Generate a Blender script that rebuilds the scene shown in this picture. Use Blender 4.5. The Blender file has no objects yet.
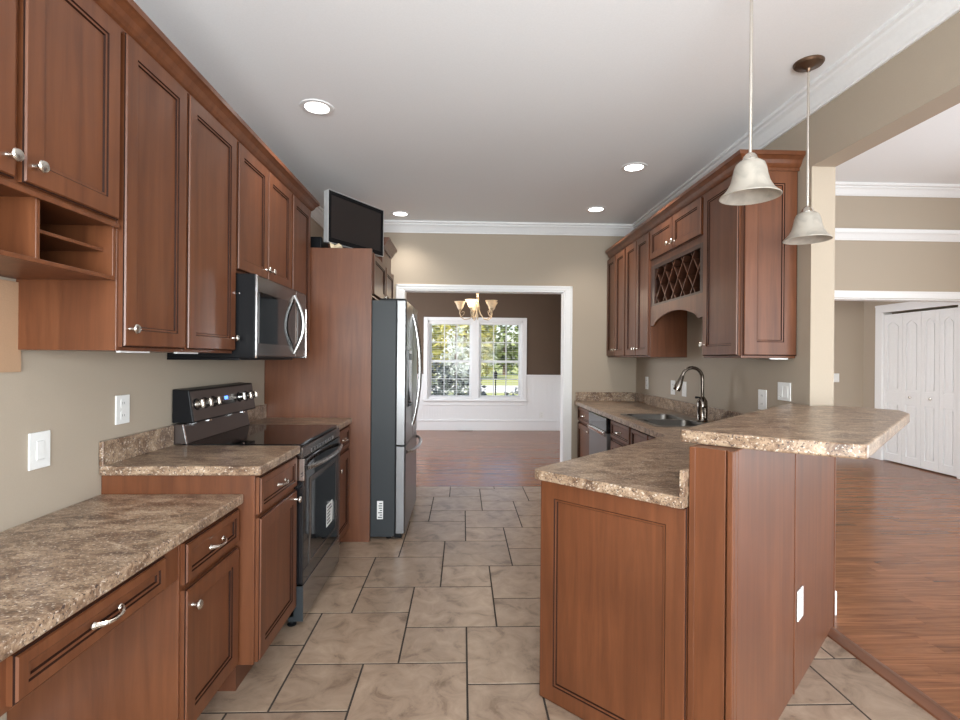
import bpy, bmesh, math, random
from mathutils import Vector, Matrix
random.seed(7)
S = bpy.context.scene
COL = S.collection
PI = math.pi

# ------------------------------------------------------------------ camera, world, sun, area lights, exposure
F_PX, YAW, ROLL, CY, CAM_H = 513.4, 0.03334, 0.008174, 358.75, 1.355
cam_d = bpy.data.cameras.new('camera'); cam = bpy.data.objects.new('camera', cam_d); COL.objects.link(cam)
cam_d.sensor_width = 36.0; cam_d.lens = F_PX / 960 * 36.0; cam_d.shift_y = -(360 - CY) / 960
cam_d.clip_start = 0.05; cam_d.clip_end = 500
_c, _s, _cr, _sr = math.cos(YAW), math.sin(YAW), math.cos(ROLL), math.sin(ROLL)
_R0 = Vector((_c, -_s, 0)); _Z = Vector((0, 0, 1)); _F = Vector((_s, _c, 0))
_r = _R0 * _cr + _Z * _sr; _u = -_R0 * _sr + _Z * _cr
cam.matrix_world = Matrix(((_r.x, _u.x, -_F.x, 0), (_r.y, _u.y, -_F.y, 0), (_r.z, _u.z, -_F.z, CAM_H), (0, 0, 0, 1)))
S.camera = cam

W = bpy.data.worlds.new('world'); S.world = W; W.use_nodes = True
wn = W.node_tree.nodes; wl = W.node_tree.links
bg = wn['Background']
sky = wn.new('ShaderNodeTexSky'); sky.sky_type = 'NISHITA'; sky.sun_disc = False
sky.sun_elevation = math.radians(45); sky.sun_rotation = math.radians(200); sky.air_density = 1.0; sky.dust_density = 2.0
wl.new(sky.outputs[0], bg.inputs[0]); bg.inputs[1].default_value = 0.22

sun_d = bpy.data.lights.new('sun', 'SUN'); sun_d.energy = 3.2; sun_d.angle = math.radians(1.0); sun_d.color = (1, .95, .86)
sun = bpy.data.objects.new('sun', sun_d); COL.objects.link(sun)
sun.rotation_euler = (math.radians(48), 0, math.radians(-20)); sun.location = (0, -10, 20)

def area(name, loc, rot, sx, sy, power, color=(1, 1, 1)):
    d = bpy.data.lights.new(name, 'AREA'); d.shape = 'RECTANGLE'; d.size = sx; d.size_y = sy; d.energy = power; d.color = color
    o = bpy.data.objects.new(name, d); COL.objects.link(o); o.location = loc; o.rotation_euler = rot
    return o
# added fill lights at unseen, assumed openings in kitchen, living, dining and hall walls
area('fill_kitchen_rear', (0.2, -2.25, 1.5), (PI / 2 + .60, 0, 0), 2.5, 1.9, 225, (.905, .985, 1.03))  # added light, aimed up to brighten the kitchen ceiling
area('fill_living_rear', (3.9, -2.25, 1.35), (PI / 2 + .2, 0, 0), 2.9, 2.3, 88, (.91, .98, 1.03))
area('fill_living_side', (6.05, 2.0, 1.25), (PI / 2, 0, PI / 2), 3.2, 2.2, 100, (.91, .98, 1.03))
area('fill_dining_side', (-2.75, 7.7, 1.4), (PI / 2, 0, -PI / 2), 2.2, 1.6, 110, (.93, .97, 1.03))
area('fill_hall', (2.25, 6.4, 1.4), (PI / 2, 0, -PI / 2), 1.2, 1.6, 30, (.94, .97, 1.02))

S.view_settings.view_transform = 'Standard'; S.view_settings.look = 'None'
S.view_settings.exposure = 0.55
S.cycles.diffuse_bounces = 8; S.cycles.max_bounces = 14; S.view_settings.gamma = 1.0; S.view_settings.use_curve_mapping = False

# ------------------------------------------------------------------ materials
def new_mat(name):
    m = bpy.data.materials.new(name); m.use_nodes = True
    nt = m.node_tree; return m, nt, nt.nodes['Principled BSDF']

def plain(name, col, rough=.5, metal=0.0, spec=.5, coat=0.0, bump=0.0, bscale=60):
    m, nt, b = new_mat(name)
    b.inputs['Roughness'].default_value = rough; b.inputs['Metallic'].default_value = metal
    b.inputs['Specular IOR Level'].default_value = spec; b.inputs['Coat Weight'].default_value = coat
    tc = nt.nodes.new('ShaderNodeTexCoord'); n = nt.nodes.new('ShaderNodeTexNoise'); n.inputs['Scale'].default_value = bscale
    nt.links.new(tc.outputs['Object'], n.inputs['Vector'])
    r = nt.nodes.new('ShaderNodeValToRGB')
    r.color_ramp.elements[0].color = (*[c * .985 for c in col], 1); r.color_ramp.elements[1].color = (*[min(1, c * 1.015) for c in col], 1)
    r.color_ramp.elements[0].position = .3; r.color_ramp.elements[1].position = .7
    nt.links.new(n.outputs[0], r.inputs[0]); nt.links.new(r.outputs[0], b.inputs['Base Color'])
    if bump:
        bp = nt.nodes.new('ShaderNodeBump'); bp.inputs['Strength'].default_value = bump; bp.inputs['Distance'].default_value = .002
        nt.links.new(n.outputs[0], bp.inputs['Height']); nt.links.new(bp.outputs[0], b.inputs['Normal'])
    return m

def wood(name, c0, c1, c2, rough=.40, stretch=(22, 22, 1.6), island=False, coat=.08):
    m, nt, b = new_mat(name); N = nt.nodes; L = nt.links
    b.inputs['Roughness'].default_value = rough; b.inputs['Coat Weight'].default_value = coat; b.inputs['Coat Roughness'].default_value = .25
    tc = N.new('ShaderNodeTexCoord'); mp = N.new('ShaderNodeMapping'); mp.inputs['Scale'].default_value = stretch
    add = N.new('ShaderNodeVectorMath'); add.operation = 'ADD'
    rnd = N.new('ShaderNodeNewGeometry').outputs['Random Per Island'] if island else N.new('ShaderNodeObjectInfo').outputs['Random']
    mul = N.new('ShaderNodeMath'); mul.operation = 'MULTIPLY'; mul.inputs[1].default_value = 37.0
    L.new(rnd, mul.inputs[0]); cx = N.new('ShaderNodeCombineXYZ')
    for i in range(3): L.new(mul.outputs[0], cx.inputs[i])
    L.new(tc.outputs['Object'], mp.inputs['Vector']); L.new(mp.outputs[0], add.inputs[0]); L.new(cx.outputs[0], add.inputs[1])
    n1 = N.new('ShaderNodeTexNoise'); n1.inputs['Scale'].default_value = 1.0; n1.inputs['Detail'].default_value = 6; n1.inputs['Roughness'].default_value = .62
    n1.inputs['Distortion'].default_value = .5 if not island else 1.6
    L.new(add.outputs[0], n1.inputs['Vector'])
    n2 = N.new('ShaderNodeTexNoise'); n2.inputs['Scale'].default_value = 3.2; n2.inputs['Detail'].default_value = 3
    L.new(tc.outputs['Object'], n2.inputs['Vector'])
    r = N.new('ShaderNodeValToRGB'); e = r.color_ramp.elements
    e[0].position = .28; e[0].color = (*c0, 1); e[1].position = .74; e[1].color = (*c2, 1)
    x = e.new(.5); x.color = (*c1, 1)
    L.new(n1.outputs[0], r.inputs[0])
    hv = N.new('ShaderNodeHueSaturation'); L.new(r.outputs[0], hv.inputs['Color'])
    mr = N.new('ShaderNodeMapRange'); mr.inputs['To Min'].default_value = .86; mr.inputs['To Max'].default_value = 1.14
    mr.inputs['From Min'].default_value = .25; mr.inputs['From Max'].default_value = .75
    if island:
        ad = N.new('ShaderNodeMath'); ad.operation = 'ADD'
        sc = N.new('ShaderNodeMath'); sc.operation = 'MULTIPLY'; sc.inputs[1].default_value = .45
        L.new(rnd, sc.inputs[0]); L.new(sc.outputs[0], ad.inputs[0])
        s2 = N.new('ShaderNodeMath'); s2.operation = 'MULTIPLY'; s2.inputs[1].default_value = .6
        L.new(n2.outputs[0], s2.inputs[0]); L.new(s2.outputs[0], ad.inputs[1]); L.new(ad.outputs[0], mr.inputs['Value'])
    else:
        L.new(n2.outputs[0], mr.inputs['Value'])
    L.new(mr.outputs[0], hv.inputs['Value']); L.new(hv.outputs[0], b.inputs['Base Color'])
    bp = N.new('ShaderNodeBump'); bp.inputs['Strength'].default_value = .06; bp.inputs['Distance'].default_value = .001
    L.new(n1.outputs[0], bp.inputs['Height']); L.new(bp.outputs[0], b.inputs['Normal'])
    return m

def granite(name):
    m, nt, b = new_mat(name); N = nt.nodes; L = nt.links
    b.inputs['Roughness'].default_value = .30; b.inputs['Specular IOR Level'].default_value = .5
    tc = N.new('ShaderNodeTexCoord')
    n1 = N.new('ShaderNodeTexNoise'); n1.inputs['Scale'].default_value = 17; n1.inputs['Detail'].default_value = 8; n1.inputs['Roughness'].default_value = .78; n1.inputs['Distortion'].default_value = .6
    mp = N.new('ShaderNodeMapping'); mp.inputs['Scale'].default_value = (.6, 1, 1); L.new(tc.outputs['Object'], mp.inputs[0]); L.new(mp.outputs[0], n1.inputs['Vector'])
    r1 = N.new('ShaderNodeValToRGB'); e = r1.color_ramp.elements
    e[0].position = .30; e[0].color = (.055, .028, .017, 1); e[1].position = .72; e[1].color = (.60, .475, .345, 1)
    x = e.new(.44); x.color = (.165, .098, .060, 1); x = e.new(.56); x.color = (.36, .252, .168, 1)
    L.new(n1.outputs[0], r1.inputs[0])
    n2 = N.new('ShaderNodeTexNoise'); n2.inputs['Scale'].default_value = 150; n2.inputs['Detail'].default_value = 3
    L.new(tc.outputs['Object'], n2.inputs['Vector'])
    r2 = N.new('ShaderNodeValToRGB'); e = r2.color_ramp.elements
    e[0].position = .36; e[0].color = (1, 1, 1, 1); e[1].position = .41; e[1].color = (0, 0, 0, 1)
    L.new(n2.outputs[0], r2.inputs[0])
    mx = N.new('ShaderNodeMix'); mx.data_type = 'RGBA'
    L.new(r2.outputs[0], mx.inputs['Factor']); L.new(r1.outputs[0], mx.inputs['A']); mx.inputs['B'].default_value = (.06, .04, .035, 1)
    n3 = N.new('ShaderNodeTexNoise'); n3.inputs['Scale'].default_value = 120; n3.inputs['Detail'].default_value = 2
    L.new(tc.outputs['Object'], n3.inputs['Vector'])
    r3 = N.new('ShaderNodeValToRGB'); e = r3.color_ramp.elements
    e[0].position = .60; e[0].color = (0, 0, 0, 1); e[1].position = .68; e[1].color = (.7, .7, .7, 1)
    L.new(n3.outputs[0], r3.inputs[0])
    m2 = N.new('ShaderNodeMix'); m2.data_type = 'RGBA'
    L.new(r3.outputs[0], m2.inputs['Factor']); L.new(mx.outputs['Result'], m2.inputs['A']); m2.inputs['B'].default_value = (.70, .62, .53, 1)
    L.new(m2.outputs['Result'], b.inputs['Base Color'])
    return m

def tile_mat(name):
    m, nt, b = new_mat(name); N = nt.nodes; L = nt.links
    b.inputs['Roughness'].default_value = .34
    tc = N.new('ShaderNodeTexCoord'); g = N.new('ShaderNodeNewGeometry')
    mul = N.new('ShaderNodeMath'); mul.operation = 'MULTIPLY'; mul.inputs[1].default_value = 50; L.new(g.outputs['Random Per Island'], mul.inputs[0])
    cx = N.new('ShaderNodeCombineXYZ'); L.new(mul.outputs[0], cx.inputs[0]); L.new(mul.outputs[0], cx.inputs[1])
    add = N.new('ShaderNodeVectorMath'); add.operation = 'ADD'; L.new(tc.outputs['Object'], add.inputs[0]); L.new(cx.outputs[0], add.inputs[1])
    n1 = N.new('ShaderNodeTexNoise'); n1.inputs['Scale'].default_value = 8; n1.inputs['Detail'].default_value = 11; n1.inputs['Roughness'].default_value = .65; n1.inputs['Distortion'].default_value = .8
    L.new(add.outputs[0], n1.inputs['Vector'])
    r = N.new('ShaderNodeValToRGB'); e = r.color_ramp.elements
    e[0].position = .30; e[0].color = (.125, .080, .050, 1); e[1].position = .70; e[1].color = (.385, .285, .207, 1)
    x = e.new(.46); x.color = (.275, .195, .138, 1)
    L.new(n1.outputs[0], r.inputs[0])
    hv = N.new('ShaderNodeHueSaturation'); mr = N.new('ShaderNodeMapRange'); mr.inputs['To Min'].default_value = .88; mr.inputs['To Max'].default_value = 1.1
    L.new(g.outputs['Random Per Island'], mr.inputs['Value']); L.new(mr.outputs[0], hv.inputs['Value']); L.new(r.outputs[0], hv.inputs['Color'])
    L.new(hv.outputs[0], b.inputs['Base Color'])
    bp = N.new('ShaderNodeBump'); bp.inputs['Strength'].default_value = .12; bp.inputs['Distance'].default_value = .003
    L.new(n1.outputs[0], bp.inputs['Height']); L.new(bp.outputs[0], b.inputs['Normal'])
    return m

def brushed(name, col, rough=.3, scale=(300, 300, 2)):
    m, nt, b = new_mat(name); N = nt.nodes; L = nt.links
    b.inputs['Base Color'].default_value = (*col, 1); b.inputs['Metallic'].default_value = 1.0
    tc = N.new('ShaderNodeTexCoord'); mp = N.new('ShaderNodeMapping'); mp.inputs['Scale'].default_value = scale
    n = N.new('ShaderNodeTexNoise'); n.inputs['Scale'].default_value = 1.0; n.inputs['Detail'].default_value = 3
    L.new(tc.outputs['Object'], mp.inputs[0]); L.new(mp.outputs[0], n.inputs['Vector'])
    mr = N.new('ShaderNodeMapRange'); mr.inputs['To Min'].default_value = rough * .8; mr.inputs['To Max'].default_value = rough * 1.25
    L.new(n.outputs[0], mr.inputs['Value']); L.new(mr.outputs[0], b.inputs['Roughness'])
    return m

def emit(name, col, strength):
    m, nt, b = new_mat(name)
    b.inputs['Base Color'].default_value = (*col, 1); b.inputs['Emission Color'].default_value = (*col, 1); b.inputs['Emission Strength'].default_value = strength
    return m

def glass_pane(name):
    m = bpy.data.materials.new(name); m.use_nodes = True; nt = m.node_tree; nt.nodes.clear()
    o = nt.nodes.new('ShaderNodeOutputMaterial'); mx = nt.nodes.new('ShaderNodeMixShader'); t = nt.nodes.new('ShaderNodeBsdfTransparent'); g = nt.nodes.new('ShaderNodeBsdfGlossy')
    g.inputs['Roughness'].default_value = .02; mx.inputs[0].default_value = .006
    nt.links.new(t.outputs[0], mx.inputs[1]); nt.links.new(g.outputs[0], mx.inputs[2]); nt.links.new(mx.outputs[0], o.inputs[0])
    return m

def shade_glass(name, col, emission=0.0):
    m = bpy.data.materials.new(name); m.use_nodes = True; nt = m.node_tree; b = nt.nodes['Principled BSDF']; o = nt.nodes['Material Output']
    tc = nt.nodes.new('ShaderNodeTexCoord'); n = nt.nodes.new('ShaderNodeTexNoise'); n.inputs['Scale'].default_value = 9; n.inputs['Detail'].default_value = 4; n.inputs['Distortion'].default_value = 2.5
    r = nt.nodes.new('ShaderNodeValToRGB'); r.color_ramp.elements[0].color = (*[c * .82 for c in col], 1); r.color_ramp.elements[1].color = (*col, 1)
    r.color_ramp.elements[0].position = .35; r.color_ramp.elements[1].position = .6
    nt.links.new(tc.outputs['Object'], n.inputs['Vector']); nt.links.new(n.outputs[0], r.inputs[0]); nt.links.new(r.outputs[0], b.inputs['Base Color'])
    b.inputs['Roughness'].default_value = .25
    if emission:
        b.inputs['Emission Color'].default_value = (1, .86, .62, 1); b.inputs['Emission Strength'].default_value = emission
    tr = nt.nodes.new('ShaderNodeBsdfTranslucent'); nt.links.new(r.outputs[0], tr.inputs[0])
    mx = nt.nodes.new('ShaderNodeMixShader'); mx.inputs[0].default_value = .4
    nt.links.new(b.outputs[0], mx.inputs[1]); nt.links.new(tr.outputs[0], mx.inputs[2]); nt.links.new(mx.outputs[0], o.inputs[0])
    return m

def leaf_mat(name, c0, c1):
    m, nt, b = new_mat(name); g = nt.nodes.new('ShaderNodeNewGeometry'); r = nt.nodes.new('ShaderNodeValToRGB')
    r.color_ramp.elements[0].color = (*c0, 1); r.color_ramp.elements[1].color = (*c1, 1)
    nt.links.new(g.outputs['Random Per Island'], r.inputs[0]); nt.links.new(r.outputs[0], b.inputs['Base Color'])
    b.inputs['Roughness'].default_value = .4
    return m

WOOD = wood('stained_maple', (.090, .0270, .0094), (.126, .0405, .0145), (.165, .0560, .0210))
GLAZE = plain('dark_glaze', (.022, .008, .005), .6, spec=.12)
WOOD_IN = wood('cabinet_interior', (.085, .028, .012), (.11, .038, .017), (.135, .049, .023))
RACK_SHADE = wood('rack_wood_painted_shade', (.03, .010, .005), (.042, .015, .0075), (.055, .02, .01))  # cabinet wood darkened, shade inside the wine rack put into the colour
GRAN = granite('speckled_laminate')
TILE = tile_mat('stone_tile'); GROUT = plain('grout', (.035, .026, .02), .9)
OAK = wood('oak_planks', (.105, .037, .016), (.225, .088, .038), (.31, .132, .062), .24, (1.8, 30, 30), True, .0)
OAK.node_tree.nodes['Principled BSDF'].inputs['Specular IOR Level'].default_value = .3
OAK_T = wood('oak_strip', (.10, .036, .016), (.14, .052, .024), (.18, .07, .034), .35, (20, 2, 20))
PAINT = plain('taupe_paint', (.395, .330, .258), .75, bump=.05, bscale=180)
PAINT_D = plain('brown_paint', (.105, .067, .042), .7, bump=.05, bscale=180)
WHITE = plain('white_trim_paint', (.80, .80, .80), .4)
CEIL = plain('ceiling_paint', (.87, .885, .90), .9, bump=.06, bscale=120)
STEEL_T = plain('silver_plastic', (.60, .60, .60), .35, metal=.3)
NICKEL = brushed('satin_nickel', (.72, .68, .62), .25)
STEEL = brushed('stainless', (.46, .455, .45), .26)
STEEL_R = plain('grey_door_steel', (.23, .23, .235), .3, metal=.92)
STEEL_W = plain('grey_steel_panel', (.20, .20, .205), .34, metal=.85)
STEEL_D = brushed('black_stainless', (.20, .175, .16), .2, (2, 300, 300))
STEEL_F = brushed('polished_dark_steel', (.30, .29, .28), .09, (2, 100, 100))
SINKM = plain('sink_steel', (.26, .24, .22), .33, metal=.95)
CHROME = brushed('chrome', (.80, .80, .80), .1)
BLACK = plain('black_enamel', (.008, .008, .009), .38, spec=.14)
BLACK_G = plain('black_glass', (.008, .008, .009), .05, spec=.6)
DGREY = plain('charcoal_metal', (.030, .034, .037), .42, spec=.3)
BROWN_S = plain('dark_bronze_steel', (.045, .032, .027), .3, spec=.6)
PLATE = plain('white_plastic', (.78, .78, .76), .35)
SLOT = plain('dark_slot', (.05, .05, .05), .6)
CORK = plain('cork', (.40, .25, .15), .9, bump=.5, bscale=260)
BRONZE = plain('brushed_bronze', (.16, .10, .065), .35, metal=.8)
CREAM = plain('cream_enamel', (.50, .39, .26), .4, metal=.3)
PAPER = plain('cream_paper', (.75, .62, .42), .8)
SCREEN = plain('tv_screen', (.018, .013, .012), .32)
GLASS = glass_pane('window_glass')
SHADE = shade_glass('alabaster_glass', (.60, .555, .49))
SHADE_L = shade_glass('lit_alabaster', (.85, .72, .52), 1.6)
SHADE_O = shade_glass('dim_alabaster', (.78, .66, .50), .15)
LAMP = emit('lamp_lens', (1, .97, .92), 6)
BLUE = emit('blue_display', (.10, .25, 1.0), 2.0)

# ------------------------------------------------------------------ mesh helpers
class MB:
    def __init__(s): s.v = []; s.f = []; s.m = []
    def face(s, idx, mi=0): s.f.append(tuple(idx)); s.m.append(mi)
    def box(s, x0, x1, y0, y1, z0, z1, mi=0):
        b = len(s.v)
        s.v += [(x0, y0, z0), (x1, y0, z0), (x1, y1, z0), (x0, y1, z0), (x0, y0, z1), (x1, y0, z1), (x1, y1, z1), (x0, y1, z1)]
        for q in ((3, 2, 1, 0), (4, 5, 6, 7), (0, 1, 5, 4), (1, 2, 6, 5), (2, 3, 7, 6), (3, 0, 4, 7)): s.face([b + i for i in q], mi)
        return s
    def prism(s, poly, a0, a1, axis='z', mi=0):
        n = len(poly); b = len(s.v)
        def P(p, a): return (p[0], p[1], a) if axis == 'z' else ((a, p[0], p[1]) if axis == 'x' else (p[0], a, p[1]))
        s.v += [P(p, a0) for p in poly] + [P(p, a1) for p in poly]
        s.face([b + i for i in range(n)][::-1], mi); s.face([b + n + i for i in range(n)], mi)
        for i in range(n):
            j = (i + 1) % n; s.face((b + i, b + j, b + n + j, b + n + i), mi)
        return s
    def lathe(s, prof, c=(0, 0, 0), n=24, axis='z', mi=0, cap=True):
        b = len(s.v); k = len(prof)
        for (r, h) in prof:
            for i in range(n):
                a = 2 * PI * i / n; x, y = r * math.cos(a), r * math.sin(a)
                p = (x, y, h) if axis == 'z' else ((h, x, y) if axis == 'x' else (x, h, y))
                s.v.append((p[0] + c[0], p[1] + c[1], p[2] + c[2]))
        for j in range(k - 1):
            for i in range(n):
                i2 = (i + 1) % n; s.face((b + j * n + i, b + j * n + i2, b + (j + 1) * n + i2, b + (j + 1) * n + i), mi)
        if cap:
            s.face([b + i for i in range(n)][::-1], mi); s.face([b + (k - 1) * n + i for i in range(n)], mi)
        return s
    def tube(s, pts, rad, n=10, mi=0):
        pts = [Vector(p) for p in pts]; b = len(s.v); k = len(pts)
        rads = rad if isinstance(rad, (list, tuple)) else [rad] * k
        up = None
        for i, p in enumerate(pts):
            t = (pts[min(i + 1, k - 1)] - pts[max(i - 1, 0)]).normalized()
            if up is None: up = Vector((0, 0, 1)) if abs(t.z) < .9 else Vector((1, 0, 0))
            x = t.cross(up).normalized(); up = x.cross(t).normalized()
            for j in range(n):
                a = 2 * PI * j / n; s.v.append(tuple(p + (x * math.cos(a) + up * math.sin(a)) * rads[i]))
        for i in range(k - 1):
            for j in range(n):
                j2 = (j + 1) % n; s.face((b + i * n + j, b + i * n + j2, b + (i + 1) * n + j2, b + (i + 1) * n + j), mi)
        s.face([b + j for j in range(n)][::-1], mi); s.face([b + (k - 1) * n + j for j in range(n)], mi)
        return s
    def sweep(s, prof, path, mi=0):
        # prof: closed list of (out, z); path: 2D points; 'out' is to the right of the walking direction
        P = [Vector(p) for p in path]; n = len(P); k = len(prof); b = len(s.v)
        for i in range(n):
            d0 = (P[i] - P[i - 1]).normalized() if i else None
            d1 = (P[i + 1] - P[i]).normalized() if i < n - 1 else None
            if d0 is None: d0 = d1
            if d1 is None: d1 = d0
            n0 = Vector((d0.y, -d0.x)); n1 = Vector((d1.y, -d1.x)); mt = (n0 + n1); mt = mt / (mt.dot(n0))
            for (o, z) in prof: s.v.append((P[i].x + mt.x * o, P[i].y + mt.y * o, z))
        for i in range(n - 1):
            for j in range(k):
                j2 = (j + 1) % k; s.face((b + i * k + j, b + (i + 1) * k + j, b + (i + 1) * k + j2, b + i * k + j2), mi)
        s.face([b + j for j in range(k)], mi); s.face([b + (n - 1) * k + j for j in range(k)][::-1], mi)
        return s
    def door(s, x0, x1, z0, z1, y=0.0, t=.020, fr=.058, raised=False):
        # a framed door or drawer front whose face looks to -y; material 1 is the dark glaze in its grooves
        loops = [(0, 0, 0), (0, -t + .007, 0), (.004, -t + .005, 1), (.0065, -t, 0), (fr, -t, 0), (fr + .0035, -t + .004, 1), (fr + .010, -t + .0045, 0), (fr + .013, -t + .010, 1)]
        w = min(x1 - x0, z1 - z0) / 2 - .004
        b = len(s.v); k = len(loops)
        for (ins, yy, _) in loops:
            ins = min(ins, w)
            s.v += [(x0 + ins, y + yy, z0 + ins), (x1 - ins, y + yy, z0 + ins), (x1 - ins, y + yy, z1 - ins), (x0 + ins, y + yy, z1 - ins)]
        for i in range(k - 1):
            for j in range(4):
                j2 = (j + 1) % 4; s.face((b + i * 4 + j, b + i * 4 + j2, b + (i + 1) * 4 + j2, b + (i + 1) * 4 + j), loops[i + 1][2])
        s.face([b + (k - 1) * 4 + j for j in range(4)], 0); s.face([b + j for j in range(4)][::-1], 0)
        return s
    def xform(s, M, start=0):
        for i in range(start, len(s.v)): s.v[i] = tuple(M @ Vector(s.v[i]))
        return s

def link(name, mb, mats, parent=None, bev=0.0, smooth=False, fix=True, seg=2):
    me = bpy.data.meshes.new(name); me.from_pydata(mb.v, [], mb.f)
    if not isinstance(mats, (list, tuple)): mats = [mats]
    for m in mats: me.materials.append(m)
    for p, mi in zip(me.polygons, mb.m): p.material_index = mi
    if fix:
        bm = bmesh.new(); bm.from_mesh(me); bmesh.ops.recalc_face_normals(bm, faces=bm.faces); bm.to_mesh(me); bm.free()
    if smooth:
        for p in me.polygons: p.use_smooth = True
        me.set_sharp_from_angle(angle=math.radians(35))
    o = bpy.data.objects.new(name, me); COL.objects.link(o)
    if parent: o.parent = parent
    if bev:
        bv = o.modifiers.new('bevel', 'BEVEL'); bv.width = bev; bv.segments = seg; bv.limit_method = 'ANGLE'; bv.angle_limit = math.radians(40); bv.harden_normals = False
    return o

def tag(o, label, cat, group=None):
    o['label'] = label; o['category'] = cat
    if group: o['group'] = group
    return o
def thing(name, label, cat, loc=(0, 0, 0), rz=0.0, group=None):
    o = bpy.data.objects.new(name, None); COL.objects.link(o); o.empty_display_size = .1
    o.location = loc; o.rotation_euler = (0, 0, rz)
    return tag(o, label, cat, group)
def struct(name, mb, mats, parent=None, **k):
    o = link(name, mb, mats, parent, **k); o['kind'] = 'structure'; return o
def dup(root, loc, rz, label, group=None):
    r = root.copy(); COL.objects.link(r); r.location = loc; r.rotation_euler = (0, 0, rz); r['label'] = label
    if group: r['group'] = group
    for ch in list(root.children):
        c = ch.copy(); COL.objects.link(c); c.parent = r
        for g in list(ch.children):
            d = g.copy(); COL.objects.link(d); d.parent = c
    return r
def round_poly(pts, rad, seg=6):
    out = []; n = len(pts)
    for i in range(n):
        r = rad[i] if isinstance(rad, (list, tuple)) else rad
        p = Vector(pts[i]); a = Vector(pts[i - 1]); c = Vector(pts[(i + 1) % n])
        if r <= 0: out.append(tuple(p)); continue
        da = (a - p).normalized(); dc = (c - p).normalized(); ang = da.angle(dc); d = min(r / math.tan(ang / 2), (a - p).length * .48, (c - p).length * .48)
        p0 = p + da * d; p1 = p + dc * d
        for k in range(seg + 1):
            t = k / seg; out.append(tuple(p0 * (1 - t) ** 2 + p * 2 * t * (1 - t) + p1 * t * t))
    return out
def sn(s, n):   # peninsula axes: s along its length, n towards the living room
    return ((s + n) * .70711, (s - n) * .70711)

# ------------------------------------------------------------------ setting: floors
XL, XR, YB = -1.45, 1.86, 5.45
CZ, LZ = 2.79, 3.28
Yd = 9.72
def tiles():
    mb = MB(); L, s_, ox, oy, g = .45835, .3048, -.2757, 2.5945, .0042
    X0, X1, Y0, Y1 = XL, 1.815, -2.0, 5.44
    mb.box(X0, X1, Y0, Y1, -.10, -.0012, 1)
    for i in range(-14, 15):
        for j in range(-14, 15):
            px = ox + i * L + j * (L - s_) * 1.0; py = oy + i * s_ + j * (L + s_)
            for (a0, a1, b0, b1) in ((px, px + L, py, py + L), (px + L - s_, px + L, py + L, py + L + s_)):
                a0 = max(a0, X0 - .01) + g; a1 = min(a1, X1 + .003) - g; b0 = max(b0, Y0) + g; b1 = min(b1, Y1 + .003) - g
                if a1 - a0 < .01 or b1 - b0 < .01: continue
                k = len(mb.v); e = .001
                mb.v += [(a0, b0, -.0012), (a1, b0, -.0012), (a1, b1, -.0012), (a0, b1, -.0012), (a0 + e, b0 + e, 0), (a1 - e, b0 + e, 0), (a1 - e, b1 - e, 0), (a0 + e, b1 - e, 0)]
                for q in ((4, 5, 6, 7), (0, 1, 5, 4), (1, 2, 6, 5), (2, 3, 7, 6), (3, 0, 4, 7)): mb.face([k + t for t in q])
    return mb
struct('floor', tiles(), [TILE, GROUT], fix=False)
def planks(x0, x1, y0, y1, w=.083):
    mb = MB(); mb.box(x0, x1, y0, y1, -.10, -.003, 1); y = y0
    while y < y1 - .005:
        ye = min(y + w, y1); x = x0 - random.random() * 1.2
        while x < x1:
            xe = x + random.uniform(.6, 1.6); a, c = max(x, x0), min(xe, x1)
            if c - a > .01:
                k = len(mb.v); e = .0007
                mb.v += [(a, y, -.003), (c, y, -.003), (c, ye, -.003), (a, ye, -.003), (a + e, y + e, 0), (c - e, y + e, 0), (c - e, ye - e, 0), (a + e, ye - e, 0)]
                for q in ((4, 5, 6, 7), (0, 1, 5, 4), (1, 2, 6, 5), (2, 3, 7, 6), (3, 0, 4, 7)): mb.face([k + t for t in q])
            x = xe
        y = ye
    return mb
struct('floor.001', planks(-2.5, 1.9, 5.44, Yd + .05), [OAK, GLAZE], fix=False)
struct('floor.002', planks(1.875, 6.4, -2.0, 7.3), [OAK, GLAZE], fix=False)
struct('trim_1', MB().prism([(1.81, 0), (1.815, .006), (1.865, .012), (1.885, .010), (1.89, 0), (1.89, -.01), (1.81, -.01)], -2.0, 2.66, 'y'), OAK_T)

# ------------------------------------------------------------------ setting: walls and ceilings
struct('wall_left', MB().box(XL - .12, XL, -2.0, YB + .12, -.1, CZ), PAINT)
OPL, OPR, OPZ = -.63, 1.082, 2.080
mb = MB(); mb.box(XL, OPL, YB, YB + .12, -.1, CZ).box(OPR, XR + .13, YB, YB + .12, -.1, CZ).box(OPL, OPR, YB, YB + .12, OPZ, CZ)
struct('wall_back', mb, PAINT)
mb = MB(); mb.box(XR, XR + .13, 2.69, YB, -.1, LZ).box(XR, XR + .13, -2.0, 2.69, 2.40, LZ)
struct('wall_right', mb, PAINT)
mb = MB(); mb.box(XL - .12, -1.2, -2.12, -2.0, -.1, CZ).box(1.6, 2.3, -2.12, -2.0, -.1, LZ).box(-1.2, 1.6, -2.12, -2.0, -.1, .5).box(-1.2, 1.6, -2.12, -2.0, 2.5, CZ)
mb.box(2.3, 5.5, -2.12, -2.0, -.1, .15).box(2.3, 5.5, -2.12, -2.0, 2.55, LZ).box(5.5, 5.9, -2.12, -2.0, -.1, LZ)
struct('wall_rear', mb, PAINT)
struct('ceiling', MB().box(XL - .12, XR, -2.12, YB + .12, CZ, CZ + .1), CEIL)
struct('ceiling.001', MB().box(-2.6, 2.0, YB + .12, Yd + .15, CZ, CZ + .1), CEIL)
struct('ceiling.002', MB().box(XR, 6.0, -2.12, YB + .12, LZ, LZ + .1), CEIL)
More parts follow.
